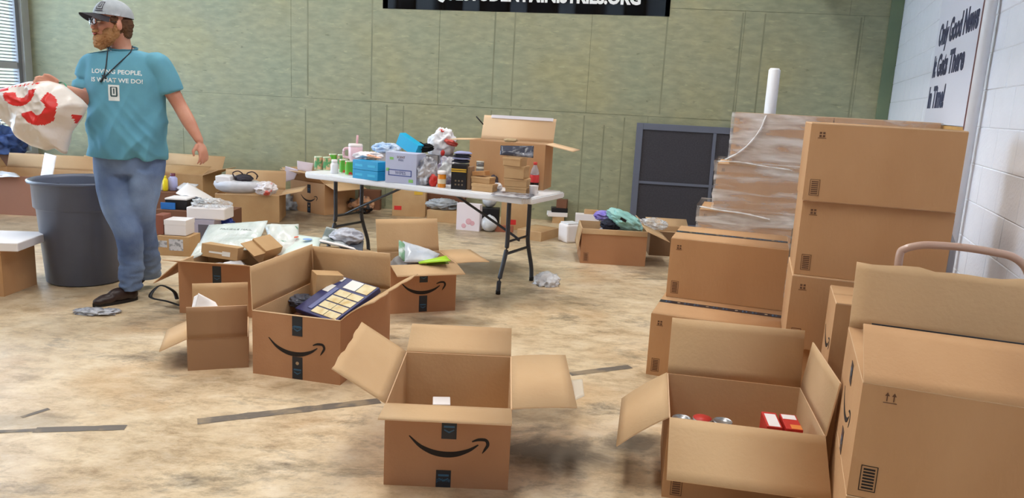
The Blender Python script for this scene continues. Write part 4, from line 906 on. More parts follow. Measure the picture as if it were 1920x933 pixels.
single('foam_wedge', sheetbm(atY(330, 362, 7.15), atY(380, 382, 6.95), atY(352, 343, 7.4), atY(405, 374, 7.3), .035, 0.0, amp=.004, n=8), WP, 'white foam wedge leaning over the pile', 'foam', GL)
single('foam_wedge', sheetbm(atY(330, 352, 7.5), atY(352, 362, 7.3), atY(345, 343, 7.6), atY(372, 346, 7.6), .03, 0.0, amp=.004, n=8), BAGW, 'second white foam piece behind the wedge', 'foam', GL)
a, b_ = at(404, 414), at(525, 414)
carton('open brown box under the white tub with dark straps', a.x, a.y, 0, math.atan2(b_.y-a.y, b_.x-a.x)*.5, (b_-a).length, .5, .29, dict(back=(.25, .21), right=(1.35, .24), front=(-2.8, .1)), group=G2, m=KRAFT)
Yk = a.y
a, b_ = at(262, 386), at(364, 392)
carton('open brown box with wide flaps against the green wall', a.x, a.y, 0, -.13, .78, .42, .40, dict(back=(.5, .2), front=(-1.2, .22), left=(.6, .2), right=(1.2, .2)), group=G2, m=KRAFT)
t = thing('white_tub', 'white padded tub with dark straps on the open kraft box', 'tub', atY(446, 300, Yk+.15), 0, GL); t.location.z = .30; MW[t] = Matrix.Translation(t.location)
bm = B(); lathe(bm, [(.0, 0), (.17, .0), (.235, .03), (.26, .075), (.25, .11), (.2, .125), (0, .13)], 30)
for v in bm.verts: v.co.y *= .62
part('tub_body', bm, mat('tub_white', (226, 226, 232), .35, (206, 206, 214), 10, .3), t)
part('white_box', boxbm(-.2, -.12, .10, -.04, .06, .175, bev=.01), WP, t); part('dark_cloth', lumpbm((.07, -.02, .15), (.09, .07, .04), 51, .3, sub=4), mat('charcoal', (58, 52, 60), .8), t)
for sx in (-.02, .13):
    bm = B(); tube(bm, smooth_path([(sx, -.02, .14), (sx-.03, -.02, .20), (sx+.03, -.02, .225), (sx+.08, -.02, .19), (sx+.07, -.02, .15)], 5), (.012, .006), 8); part('strap', bm, mat('dark_strap', (58, 36, 40), .7), t)
single('shopping_bag', lumpbm(atY(498, 353, Yk+.1), (.105, .08, .065), 52, .4), mat('white_red_bag', (232, 224, 226), .35, (222, 96, 84), 8, .5, lo=.56, hi=.62), 'white and red plastic bag right of the tub', 'bag', GL)

# carton A: white mailers
a = at(337, 586)
carton('open brown box heaped with white mailers, left of the navy palette box', a.x, a.y, 0, -.05, .50, .40, .325, dict(front=(1.30, .2), left=(2.3, .22), back=(1.3, .2)), group=G2, m=CARD2,
       prints=[('smile', 'front', .26, .16, .30), ('tape', 'front', .245, .26, .11), ('tape', 'front', .245, .05, .10)])
GA = 'things in the white-mailer box'
MAIL = mat('bubble_mailer', (226, 232, 230), .25, (208, 218, 214), 9, .35, bscale=34)
mz = lambda px, py, Y: atY(px, py, Y)
single('box_filling', lumpbm((a.x+.25, a.y+.20, .15), (.20, .16, .14), 61, .2, base=.007), BAGW, 'wrapping stuffed in the box under the white mailers', 'wrapping', GA)
m1 = thing('mailer', 'large white bubble mailer lying over the box, grey lettering on it', 'mailer', mz(430, 450, 4.98), 0, GA)
part('envelope', sheetbm(mz(366, 470, 4.85), mz(478, 468, 4.85), mz(392, 422, 5.18), mz(502, 414, 5.18), .02, .012, amp=.008, s=16, n=20), MAIL, m1, world=True)
part('folded_end', sheetbm(mz(354, 488, 4.74), mz(376, 478, 4.78), mz(372, 456, 4.9), mz(398, 462, 4.9), .016, .008, amp=.01, s=16), MAIL, m1, world=True)
pA, pB, pC = mz(420, 436, 5.02), mz(478, 440, 5.0), mz(424, 428, 5.10)
part('printed_text', textbm('FRAGILE MAIL', .034, ext=.001), mat('grey_print', (150, 160, 158), .6), m1, M=MW[m1].inverted() @ basis((pA+pB)/2+Vector((0, -.06, .040)), pB-pA, (pC-pA)))
def rbox(label, name, c, sx, sy, sz, rz, rx, ry, m, cat, group, extra=None):
    M = Matrix.Translation(Vector(c)) @ Matrix.Rotation(rz, 4, 'Z') @ Matrix.Rotation(ry, 4, 'Y') @ Matrix.Rotation(rx, 4, 'X')
    t = thing(name, label, cat, group=group, M=M); part('body', boxbm(-sx/2, -sy/2, 0, sx/2, sy/2, sz, bev=.003), m, t)
    for (bx_, mm, nn) in (extra or []): part(nn, boxbm(*bx_), mm, t)
    return t
rbox('small kraft box with shiny tape in front of the large white mailer', 'kraft_box', mz(412, 487, 4.78)+Vector((0, .08, 0)), .25, .15, .085, -.12, -.1, .06, KRAFT, 'box', GA, [((-.07, -.0765, .03, .02, -.0752, .042), mat('tape_shine', (236, 232, 226), .2), 'tape'), ((.02, -.0765, .02, .075, -.0752, .05), MATS['tape_shine'], 'tape')])
rbox('open kraft box leaning at the right of the large white mailer', 'kraft_box', mz(488, 484, 4.85)+Vector((0, .06, 0)), .14, .14, .12, -.5, .1, .5, KRAFT, 'box', GA, [((-.07, -.16, .1, .07, -.07, .104), KRAFT, 'flap')])
single('cables', (lambda b: (tube(b, smooth_path([mz(345, 575, 4.6), mz(315, 565, 4.65), mz(282, 556, 4.7), mz(300, 535, 4.8), mz(325, 545, 4.7), mz(332, 560, 4.6)], 6), (.012, .004), 6), [setattr(v.co, 'z', max(v.co.z, .004)) for v in b.verts], b)[2])(B()), BLACK, 'black strap lying on the floor between the man and the mailer box', 'strap')
# carton behind C with more mailers
cA = at(545, 520)
carton('open brown box behind the navy palette box, holding mailers', cA.x, 4.90, 0, -.1, .48, .40, .33, {}, group=G2, m=CARD2)
GB = 'things in the hidden middle box'
single('box_filling', lumpbm((cA.x+.25, 5.03, .19), (.19, .17, .17), 62, .2, base=.007), BAGW, 'wrapping under the green dotted mailer', 'wrapping', GB)
single('mailer', sheetbm(mz(512, 478, 4.9), mz(560, 474, 4.9), mz(496, 422, 5.25), mz(560, 420, 5.3), .03, .02, amp=.02, s=13, n=18), mat('green_dot_mailer', (222, 226, 222), .3, (84, 150, 110), 11, .4, lo=.62, hi=.68), 'crumpled clear mailer with green print', 'mailer', GB)
bl_m = thing('mailer', 'pale mailer with a blue oval and an orange mark', 'mailer', mz(570, 470, 5.0), 0, GB)
part('envelope', sheetbm(mz(528, 478, 4.85), mz(598, 464, 4.9), mz(556, 440, 5.15), mz(604, 446, 5.15), .02, .012, amp=.006, n=12), mat('mint_mailer', (222, 236, 230), .3), bl_m, world=True)
part('blue_oval', lumpbm(mz(579, 452, 5.02)+Vector((0, -.03, .02)), (.032, .026, .004), 1, .05, sub=3), mat('blue_print', (140, 176, 232), .4), bl_m, world=True); part('orange_mark', lumpbm(mz(558, 448, 5.05)+Vector((0, -.03, .02)), (.014, .03, .004), 1, .05, sub=3), mat('orange_red', (222, 112, 84), .4), bl_m, world=True)
single('magazine', sheetbm(mz(600, 455, 4.95), mz(655, 466, 4.95), mz(612, 425, 5.25), mz(640, 432, 5.3), .012, .0, amp=.004), mat('magazine', (108, 118, 118), .4, (210, 216, 218), 10, lo=.45, hi=.55), 'grey and white booklet right of the blue marked mailer', 'booklet', GB)
single('grey_bag', lumpbm(mz(650, 444, 5.1), (.10, .09, .055), 64, .35), mat('pale_grey_bag', (206, 208, 220), .3, (160, 164, 176), 7, .4), 'pale grey plastic bag on the booklet', 'bag', GB)
single('envelope', sheetbm(mz(598, 452, 4.93), mz(668, 468, 4.93), mz(600, 448, 4.95), mz(664, 464, 4.95), .006, .0, amp=.003), WP, 'white paper envelope edge in front of the booklet', 'envelope', GB)
single('navy_packet', sheetbm(mz(636, 468, 4.98), mz(680, 472, 4.98), mz(640, 448, 5.15), mz(682, 452, 5.15), .03, .0, amp=.004), mat('slate_packet', (82, 88, 100), .4), 'slate packet under the pale grey bag', 'packet', GB)

# carton B: low box with folded up front flap
a, b_ = at(352, 695), at(470, 688)
by = math.atan2(b_.y-a.y, b_.x-a.x)
carton('low open brown box with front flap folded up, left of the navy palette box', a.x, a.y, 0, by, (b_-a).length-.01, .36, .165, dict(front=(.02, .165), back=(.15, .19), left=(2.0, .14)), group=G2, m=mat('taupe_card', (164, 126, 94), .8))
for k in (0, 1):
    e = [((362, 590), (412, 580), (372, 549), (404, 566)), ((357, 590), (374, 572), (364, 556), (374, 550))][k]; Yb = a.y+.16+.06*k
    single('white_sheet', sheetbm(*[mz(q[0], q[1], Yb+.05*(i > 1)) for i, q in enumerate(e)], .004, 0, amp=.005), WP, ['bent white foam sheet in the low open box', 'narrow white strip left of the bent sheet in the low box'][k], 'sheet', 'white foam in the low box')

# carton C: navy palette case
TLp, TRp, BLp, BRp = mz(639, 513, 4.12), mz(699, 539, 3.93), mz(551, 580, 3.86), mz(640, 604, 3.66)
ux = (BRp-BLp+TRp-TLp)/2; uy = (TLp-BLp+TRp-BRp)/2; PW, PH = ux.length, uy.length
nz_ = ux.cross(uy).normalized()
MP = basis((TLp+TRp+BLp+BRp)/4, ux, uy-ux*(uy.dot(ux)/ux.length_squared))
pal = thing('palette_case', 'navy case with rows of cream and gold windows tilted in the open box', 'case', M=MP)
part('case_body', boxbm(-PW/2, -PH/2, -.03, PW/2, PH/2, 0, bev=.004), mat('navy_case', (48, 52, 98), .4, (62, 66, 116), 9), pal)
CRM = mat('cream_window', (228, 214, 172), .35, (206, 170, 96), 16, lo=.45, hi=.75); WWI = mat('white_window', (236, 234, 230), .3)
def pw(u0, v0, u1, v1, m, n='window'): part(n, boxbm(-PW/2+PW*u0, -PH/2+PH*v0, 0, -PW/2+PW*u1, -PH/2+PH*v1, .0035, bev=.001), m, pal)
pw(.36, .74, .66, .97, WWI); pw(.68, .74, .96, .97, CRM)
for k in range(4): pw(.36, .05+.165*k, .66, .19+.165*k, CRM); pw(.675, .05+.165*k, .96, .19+.165*k, CRM)
pw(.05, .86, .20, .97, WWI, 'sticker'); pw(.05, .55, .20, .74, WWI, 'sticker'); pw(.22, .1, .32, .70, mat('blue_grey_panel', (104, 112, 158), .5), 'printed_panel'); pw(.96, .02, .99, .06, WWI, 'sticker')
rbox('kraft box behind the navy palette case', 'kraft_box', mz(612, 555, 4.02)+Vector((-.02, .05, -.02)), .15, .12, .14, .5, 0, .1, KRAFT, 'box', 'things in the palette box')
single('foil_bag', lumpbm(mz(565, 563, 4.0)+Vector((0, 0, 0)), (.07, .06, .03), 66, .4), mat('foil_grey', (92, 96, 110), .3), 'grey foil wrapper left of the palette case', 'wrapper', 'things in the palette box')
rbox('brown support box inside the palette box', 'brown_box', (-1.02, 3.86, T+.001), .3, .3, .22, -.21, 0, 0, DBOX, 'box', 'things in the palette box')
# carton D: pouch and lime tray
pch = thing('pouch', 'silver plastic pouch with green edge on the flared box by the table', 'pouch', mz(790, 480, 4.9), 0, 'things in the flared box')
part('pouch_body', sheetbm(mz(757, 492, 4.86), mz(812, 490, 4.86), mz(755, 452, 5.05), mz(825, 476, 5.05), .03, .015, amp=.008, n=14), mat('silver_pouch', (182, 190, 202), .22, (214, 218, 226), 8, .5), pch, world=True)
part('green_edge', sheetbm(mz(748, 480, 4.86), mz(758, 490, 4.86), mz(748, 450, 5.04), mz(758, 456, 5.04), .02, .004, amp=.008, n=8), mat('green_silver', (116, 158, 126), .3, (200, 210, 206), 14, lo=.45, hi=.6), pch, world=True)
lt = thing('lime_tray', 'lime green tray lying on the silver pouch', 'tray', mz(815, 490, 4.85), 0, 'things in the flared box')
part('tray_rim', sheetbm(mz(786, 494, 4.83), mz(845, 489, 4.80), mz(784, 491, 4.85), mz(836, 479, 4.90), .014, 0, amp=.0, n=4), LIME, lt, world=True); part('tray_base', sheetbm(mz(800, 496, 4.85), mz(842, 494, 4.83), mz(800, 490, 4.95), mz(836, 484, 4.95), .012, 0, amp=0, n=4), mat('olive', (112, 124, 50), .6), lt, world=True)
single('box_filling', lumpbm((-.70, 5.02, .17), (.15, .15, .165), 67, .2, base=.007), mat('grey_wrap', (150, 146, 146), .4), 'grey wrapping in the flared box under the pouch', 'wrapping', 'things in the flared box')

# ---------------------------------------------------------------- grey bin
bp = at(160, 524); bc = Vector((bp.x, bp.y+.02, 0))
bn = thing('trash_bin', 'large round grey plastic bin beside the man', 'bin', bc)
GB_ = mat('bin_grey', (100, 106, 124), .36, (92, 98, 116), 3)
bm = B(); lathe(bm, [(.0, 0), (.235, 0), (.25, .012), (.283, .52), (.288, .525), (.300, .535), (.304, .69), (.312, .694), (.328, .700), (.330, .716), (.318, .722), (.300, .714), (.294, .70), (.272, .50), (.235, .03), (0, .025)], 48); part('bin_body', bm, GB_, bn)
for an in (-.35, pi-.35):
    bm = B(); M_ = Matrix.Rotation(an, 4, 'Z'); box(bm, .28, -.07, .60, .345, .07, .665); bevel(bm, .012); xf(bm, M_); part('handle', bm, mat('bin_dark', (52, 56, 68), .45), bn)

# ---------------------------------------------------------------- the man
Y0 = 4.78
def J(px, py, dy=0.0): return atY(px, py, Y0+dy)
base = J(245, 560); base.z = 0
man = thing('person', 'man in a teal T-shirt, blue jeans and grey cap walking with a white shopping bag', 'person', base)
SKIN = mat('skin', (206, 150, 126), .5, (196, 134, 112), 9); DEN = mat('denim', (78, 98, 138), .85, (134, 156, 190), 3.6, .15, bscale=120, lo=.35, hi=.7); TEE = mat('teal_jersey', (100, 162, 184), .85, (92, 152, 176), 5, .06, bscale=90)
def limb(bm, pts, rs, n=16, up=None, flat_end=False):
    tube(bm, smooth_path(pts, 4), [tuple(q) for q in interp(rs, len(pts), 4)], n, up=up)
    for p, r in ((pts[0], rs[0]), (pts[-1], rs[-1]))[:1 if flat_end else 2]: r_ = r if isinstance(r, tuple) else (r, r); ell(bm, p, (min(r_), min(r_), min(r_)), sub=2)
def interp(rs, n, k):
    rs = [r if isinstance(r, tuple) else (r, r) for r in rs]; out = []
    for i in range(n-1):
        for j in range(k):
            t = j/k; t = t*t*(3-2*t); out.append((rs[i][0]*(1-t)+rs[i+1][0]*t, rs[i][1]*(1-t)+rs[i+1][1]*t))
    out.append(rs[-1]); return out
SX = Vector((cos(.22), -sin(.22)*1.0, 0))      # across the shoulders (image left to right); the chest turns a little to image left
SX = Vector((.975, .22, 0)).normalized(); FW = Vector((SX.y, -SX.x, 0))      # FW = where the chest faces
def ring(bm, rings, n=36, p=2.3):
    R_ = []
    for (c, rx, rf, rb) in rings:
        row = []
        for i in range(n):
            a = 2*pi*i/n; ca, sa = cos(a), sin(a); e = 2/p
            x = abs(ca)**e*(1 if ca >= 0 else -1)*rx; y = abs(sa)**e*(1 if sa >= 0 else -1); y *= rf if y > 0 else rb
            row.append(bm.verts.new(c+SX*x+FW*y))
        R_.append(row)
    for k in range(len(R_)-1):
        for i in range(n): bm.faces.new((R_[k][i], R_[k][(i+1) % n], R_[k+1][(i+1) % n], R_[k+1][i]))
    bm.faces.new(R_[0][::-1]); bm.faces.new(R_[-1])
def wpx(a, b): return (J(b, 200)-J(a, 200)).length/2
# head frame: the face turned to image left
HCn = J(212, 47, -.02); ha = math.radians(205); hf = Vector((cos(ha)*.93, -abs(sin(ha))*1.35, 0)).normalized(); hf = Vector((-.70, -.71, -.04)).normalized()
hl = Vector((-hf.y, hf.x, 0)).normalized(); HM = basis(HCn, hf, hl); hs = 1.02
HMs = HM @ Matrix.Scale(hs, 4)
def hp_(p): return HMs @ Vector(p)
def hell(bm, c, r, sub=3, rot=None):
    tmp = B(); ell(tmp, (0, 0, 0), r, sub=sub)
    if rot: xf(tmp, rot)
    xf(tmp, HMs @ Matrix.Translation(Vector(c)))
    me = bpy.data.meshes.new('x'); tmp.to_mesh(me); tmp.free(); bm.from_mesh(me); bpy.data.meshes.remove(me)
bm = B()
hell(bm, (-.005, 0, .03), (.100, .078, .098)); hell(bm, (.030, 0, -.045), (.062, .058, .066)); hell(bm, (.075, 0, -.035), (.030, .034, .035)); hell(bm, (.083, 0, .040), (.022, .055, .018))
tmpn = Matrix.Rotation(-.25, 4, 'Y'); hell(bm, (.104, 0, .000), (.016, .013, .030), rot=tmpn); hell(bm, (.112, 0, -.018), (.015, .018, .012)); hell(bm, (.072, .038, -.012), (.024, .022, .022)); hell(bm, (.072, -.038, -.012), (.024, .022, .022))
for s in (-1, 1): hell(bm, (-.008, s*.083, -.005), (.018, .009, .032), rot=Matrix.Rotation(s*.25, 4, 'Z'))
limb(bm, [hp_((-.028, 0, -.03)), J(226, 84, .03), J(232, 104, .04)], [.060, .060, .075])
# trunk inside the clothes
ring(bm, [(J(240, 124, .03), wpx(190, 288), .09, .10), (J(241, 180, .03), wpx(185, 296), .10, .10), (J(243, 250, .03), wpx(190, 296), .11, .10), (J(243, 300, .03), wpx(192, 296), .11, .11)])
def arm(bm, S, E, W_, Hn, r): limb(bm, [S, (S+E)/2, E, (E*.6+W_*.4), W_], r)
# arm on the image right, swinging down
S, E, Wr = J(297, 128, .02), J(336, 196, .06), J(374, 264, .02)
arm(bm, S, E, Wr, None, [.046, .050, .043, .043, (.030, .024)])
def hand(bm, Wr, d, across, palm, curl=.5, size=1.0, thumb_side=1, spread=.12):
    """d: direction of the fingers, across: towards the little finger, palm: the way the palm faces"""
    d, across, palm = d.normalized(), across.normalized(), palm.normalized(); s = size
    pc_ = Wr+d*.052*s; tmp = B(); ell(tmp, (0, 0, 0), (.048*s, .040*s, .016*s)); xf(tmp, basis(pc_, d, across, palm)); me = bpy.data.meshes.new('x'); tmp.to_mesh(me); tmp.free(); bm.from_mesh(me); bpy.data.meshes.remove(me)
    for k, (off, ln) in enumerate(((-.030, .072), (-.010, .080), (.010, .075), (.029, .060))):
        dd = (d+across*spread*(k-1.5)/1.5).normalized(); p0 = Wr+d*.078*s+across*off*s; pts = [p0-d*.02*s, p0]; a = 0
        for j, f in enumerate((.45, .3, .25)): a += curl*(.6 if j == 0 else 1); pts.append(pts[-1]+(dd*cos(a)+palm*sin(a))*ln*f*s)
        tube(bm, pts, [.0095*s, .0098*s, .0088*s, .008*s, .006*s], 10, up=across); ell(bm, pts[-1], (.006*s,)*3, sub=2)
    p0 = Wr+d*.022*s-across*.028*s; td = (d*.75-across*.6+palm*.25).normalized(); pts = [p0, p0+td*.03*s, p0+td*.052*s+palm*.006*s, p0+td*.052*s+(d*.9+palm*.35).normalized()*.026*s]
    tube(bm, pts, [.014*s, .012*s, .0105*s, .007*s], 10, up=palm); ell(bm, pts[-1], (.007*s,)*3, sub=2)
hand(bm, Wr, J(391, 318, -.02)-Wr, Vector((.25, .9, 0)), Vector((-.8, .2, -.1)), curl=.35, size=1.05)
# arm on the image left, bent forward holding the bag
S2, E2, W2 = J(174, 128, .0), J(166, 186, -.04), J(116, 166, -.26)
arm(bm, S2, E2, W2, None, [.044, .050, .044, .042, (.030, .026)])
hand(bm, W2, J(92, 158, -.30)-W2, Vector((0, -.3, -1)), Vector((-.2, -.8, -.3)), curl=.9, size=1.05, spread=.05)
bm = remesh(bm, .0055, 5); part('body', bm, SKIN, man, world=True)
# shirt
def shirt_disp(co):
    q = co-base; f = noise.noise(Vector((q.x*5, q.y*5, q.z*3)))*.008
    low = max(0.12, min(1, (1.38-co.z)/.35)); dg_ = noise.noise(Vector(((q.x*1.0-q.z*.55)*9, q.y*4, q.x*2+q.z*2))); d2_ = noise.noise(Vector(((q.x+q.z*.8)*13, q.y*5, 3)))
    return f+low*(.020*(1-abs(dg_)*3.2)+.008*(1-abs(d2_)*3))
bm = B()
ring(bm, [(J(229, 93, .035), wpx(205, 256), .055, .06), (J(236, 98, .04), wpx(184, 287), .085, .085), (J(236, 106, .035), wpx(168, 304), .10, .10), (J(237, 122, .03), wpx(166, 306), .115, .12), (J(238, 150, .02), wpx(169, 307), .13, .125), (J(239, 185, .02), wpx(173, 305), .13, .12),
          (J(240, 220, .02), wpx(173, 306), .14, .12), (J(242, 255, .02), wpx(174, 310), .145, .13), (J(242, 280, .02), wpx(174, 311), .145, .135), (J(243, 297, .02), wpx(178, 309), .135, .135)])
SR, SRe = J(298, 112, .02), J(322, 172, .05)
limb(bm, [J(282, 116, .03), J(297, 120, .02), (SR+SRe)/2+Vector((.004, 0, 0)), SRe], [.055, .068, .070, .074], flat_end=True)
SLp, SLe = J(166, 110, .0), J(157, 166, -.01)
limb(bm, [J(186, 116, .02), J(170, 119, .0), (SLp+SLe)/2, SLe], [.055, .064, .066, .069], flat_end=True)
bm = remesh(bm, .009, 9, shirt_disp)
# cut the neckline, the hem and the sleeve openings flat
def cut(bm, p, n):
    g = bmesh.ops.bisect_plane(bm, geom=list(bm.verts)+list(bm.edges)+list(bm.faces), plane_co=p, plane_no=n, clear_outer=True)
cut(bm, J(228, 93, .03)+Vector((0, 0, .006)), (hf*.25+Vector((0, 0, 1))).normalized())
cut(bm, J(243, 296, .02), Vector((-.05, 0, -1)).normalized())
bvh = BVHTree.FromBMesh(bm)
shirt = part('t_shirt', bm, TEE, man, world=True, label='teal T-shirt with white lettering')
sm_ = shirt.modifiers.new('thickness', 'SOLIDIFY'); sm_.thickness = .003; sm_.offset = -1
def on_shirt(bmt, o, xdir, ydir):
    M_ = basis(o, xdir, ydir)
    for v in bmt.verts:
        q = M_ @ Vector((v.co.x, v.co.y, 0)); hit = bvh.ray_cast(q+FW*.4, -FW)
        v.co = (hit[0]+FW*(.0015+v.co.z)) if hit[0] is not None else q
    return bmt
SWH = mat('shirt_print', (226, 232, 232), .7)
ru = Vector((.02, 0, 1)); 
for (s, px, py, sz, wdt) in (('LOVING PEOPLE,', 216, 135, .05, 84), ('IS WHAT WE DO!', 217, 151, .05, 86)):
    tb = textbm(s, sz, ext=.0, offset=.0012); bmesh.ops.subdivide_edges(tb, edges=[e for e in tb.edges if e.calc_length() > .012], cuts=1); bmesh.ops.triangulate(tb, faces=tb.faces)
    x0 = min(v.co.x for v in tb.verts); x1 = max(v.co.x for v in tb.verts); w_ = wdt*3.42/1000
    for v in tb.verts: v.co.x = (v.co.x-(x0+x1)/2)/(x1-x0)*w_; v.co.y *= .72
    part('printed_text', on_shirt(tb, J(px, py, -.12), SX+Vector((0, 0, -.0)), ru), SWH, shirt, world=True)
def gridpatch(w_, h_, n=8):
    b = B(); g = [[b.verts.new((-w_/2+w_*i/n, -h_/2+h_*j/n, 0)) for i in range(n+1)] for j in range(n+1)]
    for j in range(n):
        for i in range(n): b.faces.new((g[j][i], g[j][i+1], g[j+1][i+1], g[j+1][i]))
    return b
part('printed_emblem', on_shirt(gridpatch(.062, .095), J(213, 174, -.12), SX, ru), SWH, shirt, world=True)
for dx, dy_, w_, h_ in ((-.016, .008, .009, .05), (.016, .008, .009, .05), (0, .010, .007, .032), (0, -.019, .036, .008), (0, .034, .036, .004)):
    g = gridpatch(w_, h_, 3)
    for v in g.verts: v.co.x += dx; v.co.y += dy_; v.co.z = .001
    part('emblem_bar', on_shirt(g, J(213, 174, -.12), SX, ru), mat('emblem_ink', (52, 78, 84), .7), shirt, world=True)
bm = B()
nb = []
for i in range(24): a = 2*pi*i/24; nb.append(J(228, 94, .03)+SX*cos(a)*.088+FW*sin(a)*.078+Vector((0, 0, .0-.012*sin(a))))
bm = B(); cc = [J(230, 93, .03)+SX*cos(2*pi*i/32)*.082+FW*sin(2*pi*i/32)*.074+Vector((0, 0, .008-.016*sin(2*pi*i/32))) for i in range(33)]; tube(bm, cc, [.0065]*33, 8, cap=False); part('collar', bm, mat('teal_rib', (66, 120, 138), .85), man, world=True)
# jeans
def jean_disp(co):
    q = co-base; k = noise.noise(Vector((q.x*6, q.y*6, q.z*13)))*.012; lo_ = max(0, min(1, (.42-q.z)/.35)); return k*.6+lo_*.014*(1-abs(noise.noise(Vector((q.x*5, q.y*5+q.x*3, q.z*24)))*2.4))
bm = B()
ring(bm, [(J(243, 288, .03), wpx(181, 305), .12, .125), (J(243, 305, .03), wpx(178, 306), .125, .13), (J(242, 325, .03), wpx(180, 304), .12, .13)], p=2.1)
limb(bm, [J(211, 318, .02), J(214, 350, .0), J(223, 395, -.03), J(240, 432, -.04), J(246, 485, -.01), J(246, 540, .0)], [(.105, .115), (.104, .11), (.093, .095), (.082, .085), (.073, .078), (.062, .072)], up=Vector((0, 1, 0)))
limb(bm, [J(276, 318, .04), J(270, 350, .04), J(264, 395, .05), J(267, 432, .12), J(276, 485, .24), J(279, 524, .34)], [(.100, .115), (.100, .11), (.092, .095), (.085, .088), (.078, .08), (.068, .075)], up=Vector((0, 1, 0)))
bm = remesh(bm, .010, 4, jean_disp); cut(bm, J(243, 291, .03), Vector((0, 0, 1))); cut(bm, J(246, 541, 0)-Vector((0, 0, .0)), Vector((0, 0, -1))); part('jeans', bm, DEN, man, world=True)
SHOE = mat('dark_leather', (52, 36, 34), .4); SOLE = mat('shoe_sole', (30, 26, 26), .7)
def shoe(heel, toe, lift=0):
    d = (toe-heel); L = d.length; d.normalize(); sdv = d.cross(Vector((0, 0, 1))).normalized(); upv = sdv.cross(d).normalized()
    M_ = Matrix(((d.x, sdv.x, upv.x, heel.x), (d.y, sdv.y, upv.y, heel.y), (d.z, sdv.z, upv.z, heel.z), (0, 0, 0, 1))); bm = B(); k = L/.29
    for (x, z, rx, ry, rz) in ((.05, .045, .055, .038, .045), (.12, .05, .08, .042, .05), (.20, .035, .07, .046, .034), (.245, .028, .045, .038, .026), (.055, .10, .045, .04, .055)): ell(bm, (x*k, 0, z), (rx*k, ry, rz))
    bm = remesh(bm, .006, 4); xf(bm, M_); s_ = part('shoe', bm, SHOE, man, world=True)
    bm = B(); out = []; n = 24
    for i in range(n):
        a = 2*pi*i/n; x = .145+.148*cos(a); wv_ = (.040+.010*max(0, cos(a-.4))) ; out.append((x*k, sin(a)*wv_))
    lo_ = [bm.verts.new((x, y, 0)) for x, y in out]; hi_ = [bm.verts.new((x, y, .02)) for x, y in out]; bm.faces.new(lo_[::-1]); bm.faces.new(hi_)
    for i in range(n): bm.faces.new((lo_[i], lo_[(i+1) % n], hi_[(i+1) % n], hi_[i]))
    xf(bm, M_); part('sole', bm, SOLE, s_, world=True)
he = J(258, 560, .03); he.z = .001; to = at(200, 571); to.z = .001; v_ = (to-he); to = he+v_.normalized()*.28
shoe(he, to)
he2 = J(284, 536, .36); he2.z = .12; to2 = he2+Vector((-.06, -.22, 0)); to2.z = .012; shoe(he2, to2)
# beard, hair, cap, glasses, eyes
def hmesh(els, vox, disp=None, it=3):
    bm = B()
    for e in els: hell(bm, *e)
    return remesh(bm, vox, it, disp)
bd = lambda co: .006*noise.noise(co*70)+.004*noise.noise(co*150)
part('beard', hmesh([((.060, 0, -.088), (.056, .056, .044)), ((.038, .044, -.058), (.040, .026, .046)), ((.038, -.044, -.058), (.040, .026, .046)), ((.006, .068, -.035), (.020, .014, .044)), ((.006, -.068, -.035), (.020, .014, .044)), ((.100, 0, -.040), (.018, .034, .013)), ((.078, 0, -.110), (.038, .040, .035))], .004, bd), mat('beard_brown', (150, 104, 66), .9, (182, 138, 96), 18, .6, bscale=120), man, world=True)
part('lips', hmesh([((.108, 0, -.055), (.010, .022, .006))], .003), mat('lips', (170, 92, 84), .5), man, world=True)
part('hair', hmesh([((-.040, 0, .005), (.072, .084, .070)), ((-.055, 0, -.045), (.045, .062, .040)), ((.010, .066, .025), (.026, .018, .03)), ((.010, -.066, .025), (.026, .018, .03))], .004, bd), mat('hair_brown', (86, 58, 40), .9, (106, 74, 50), 20, .6, bscale=120), man, world=True)
for s in (-1, 1):
    bm = B(); hell(bm, (.086, s*.031, .018), (.013, .014, .010)); e_ = part('eye', bm, mat('eye_white', (226, 220, 216), .3), man, world=True)
    bm = B(); hell(bm, (.0965, s*.032, .018), (.004, .006, .006)); part('iris', bm, mat('iris', (60, 50, 44), .3), e_, world=True)
    bm = B(); hell(bm, (.098, s*.034, .036), (.008, .020, .004)); part('eyebrow', bm, MATS['hair_brown'], man, world=True)
gl_ = B()
for s in (-1, 1):
    tube(gl_, [hp_((.118-.012*abs(cos(a))*(1 if cos(a)*s > 0 else 0), s*.034+.026*cos(a), .014+.018*sin(a))) for a in [2*pi*i/20 for i in range(21)]], .0022, 6, cap=False)
    tube(gl_, [hp_((.106, s*.060, .018)), hp_((.05, s*.080, .016)), hp_((-.01, s*.088, .012))], .0022, 6)
tube(gl_, [hp_((.118, -.009, .018)), hp_((.122, 0, .021)), hp_((.118, .009, .018))], .002, 6)
part('glasses', gl_, mat('glasses_wire', (60, 56, 58), .3, metal=.5), man, world=True)
for s in (-1, 1):
    bm = B(); hell(bm, (.114, s*.034, .014), (.002, .025, .017)); part('lens', bm, mat('lens', (220, 226, 236), .03, alpha=.22), man, world=True)
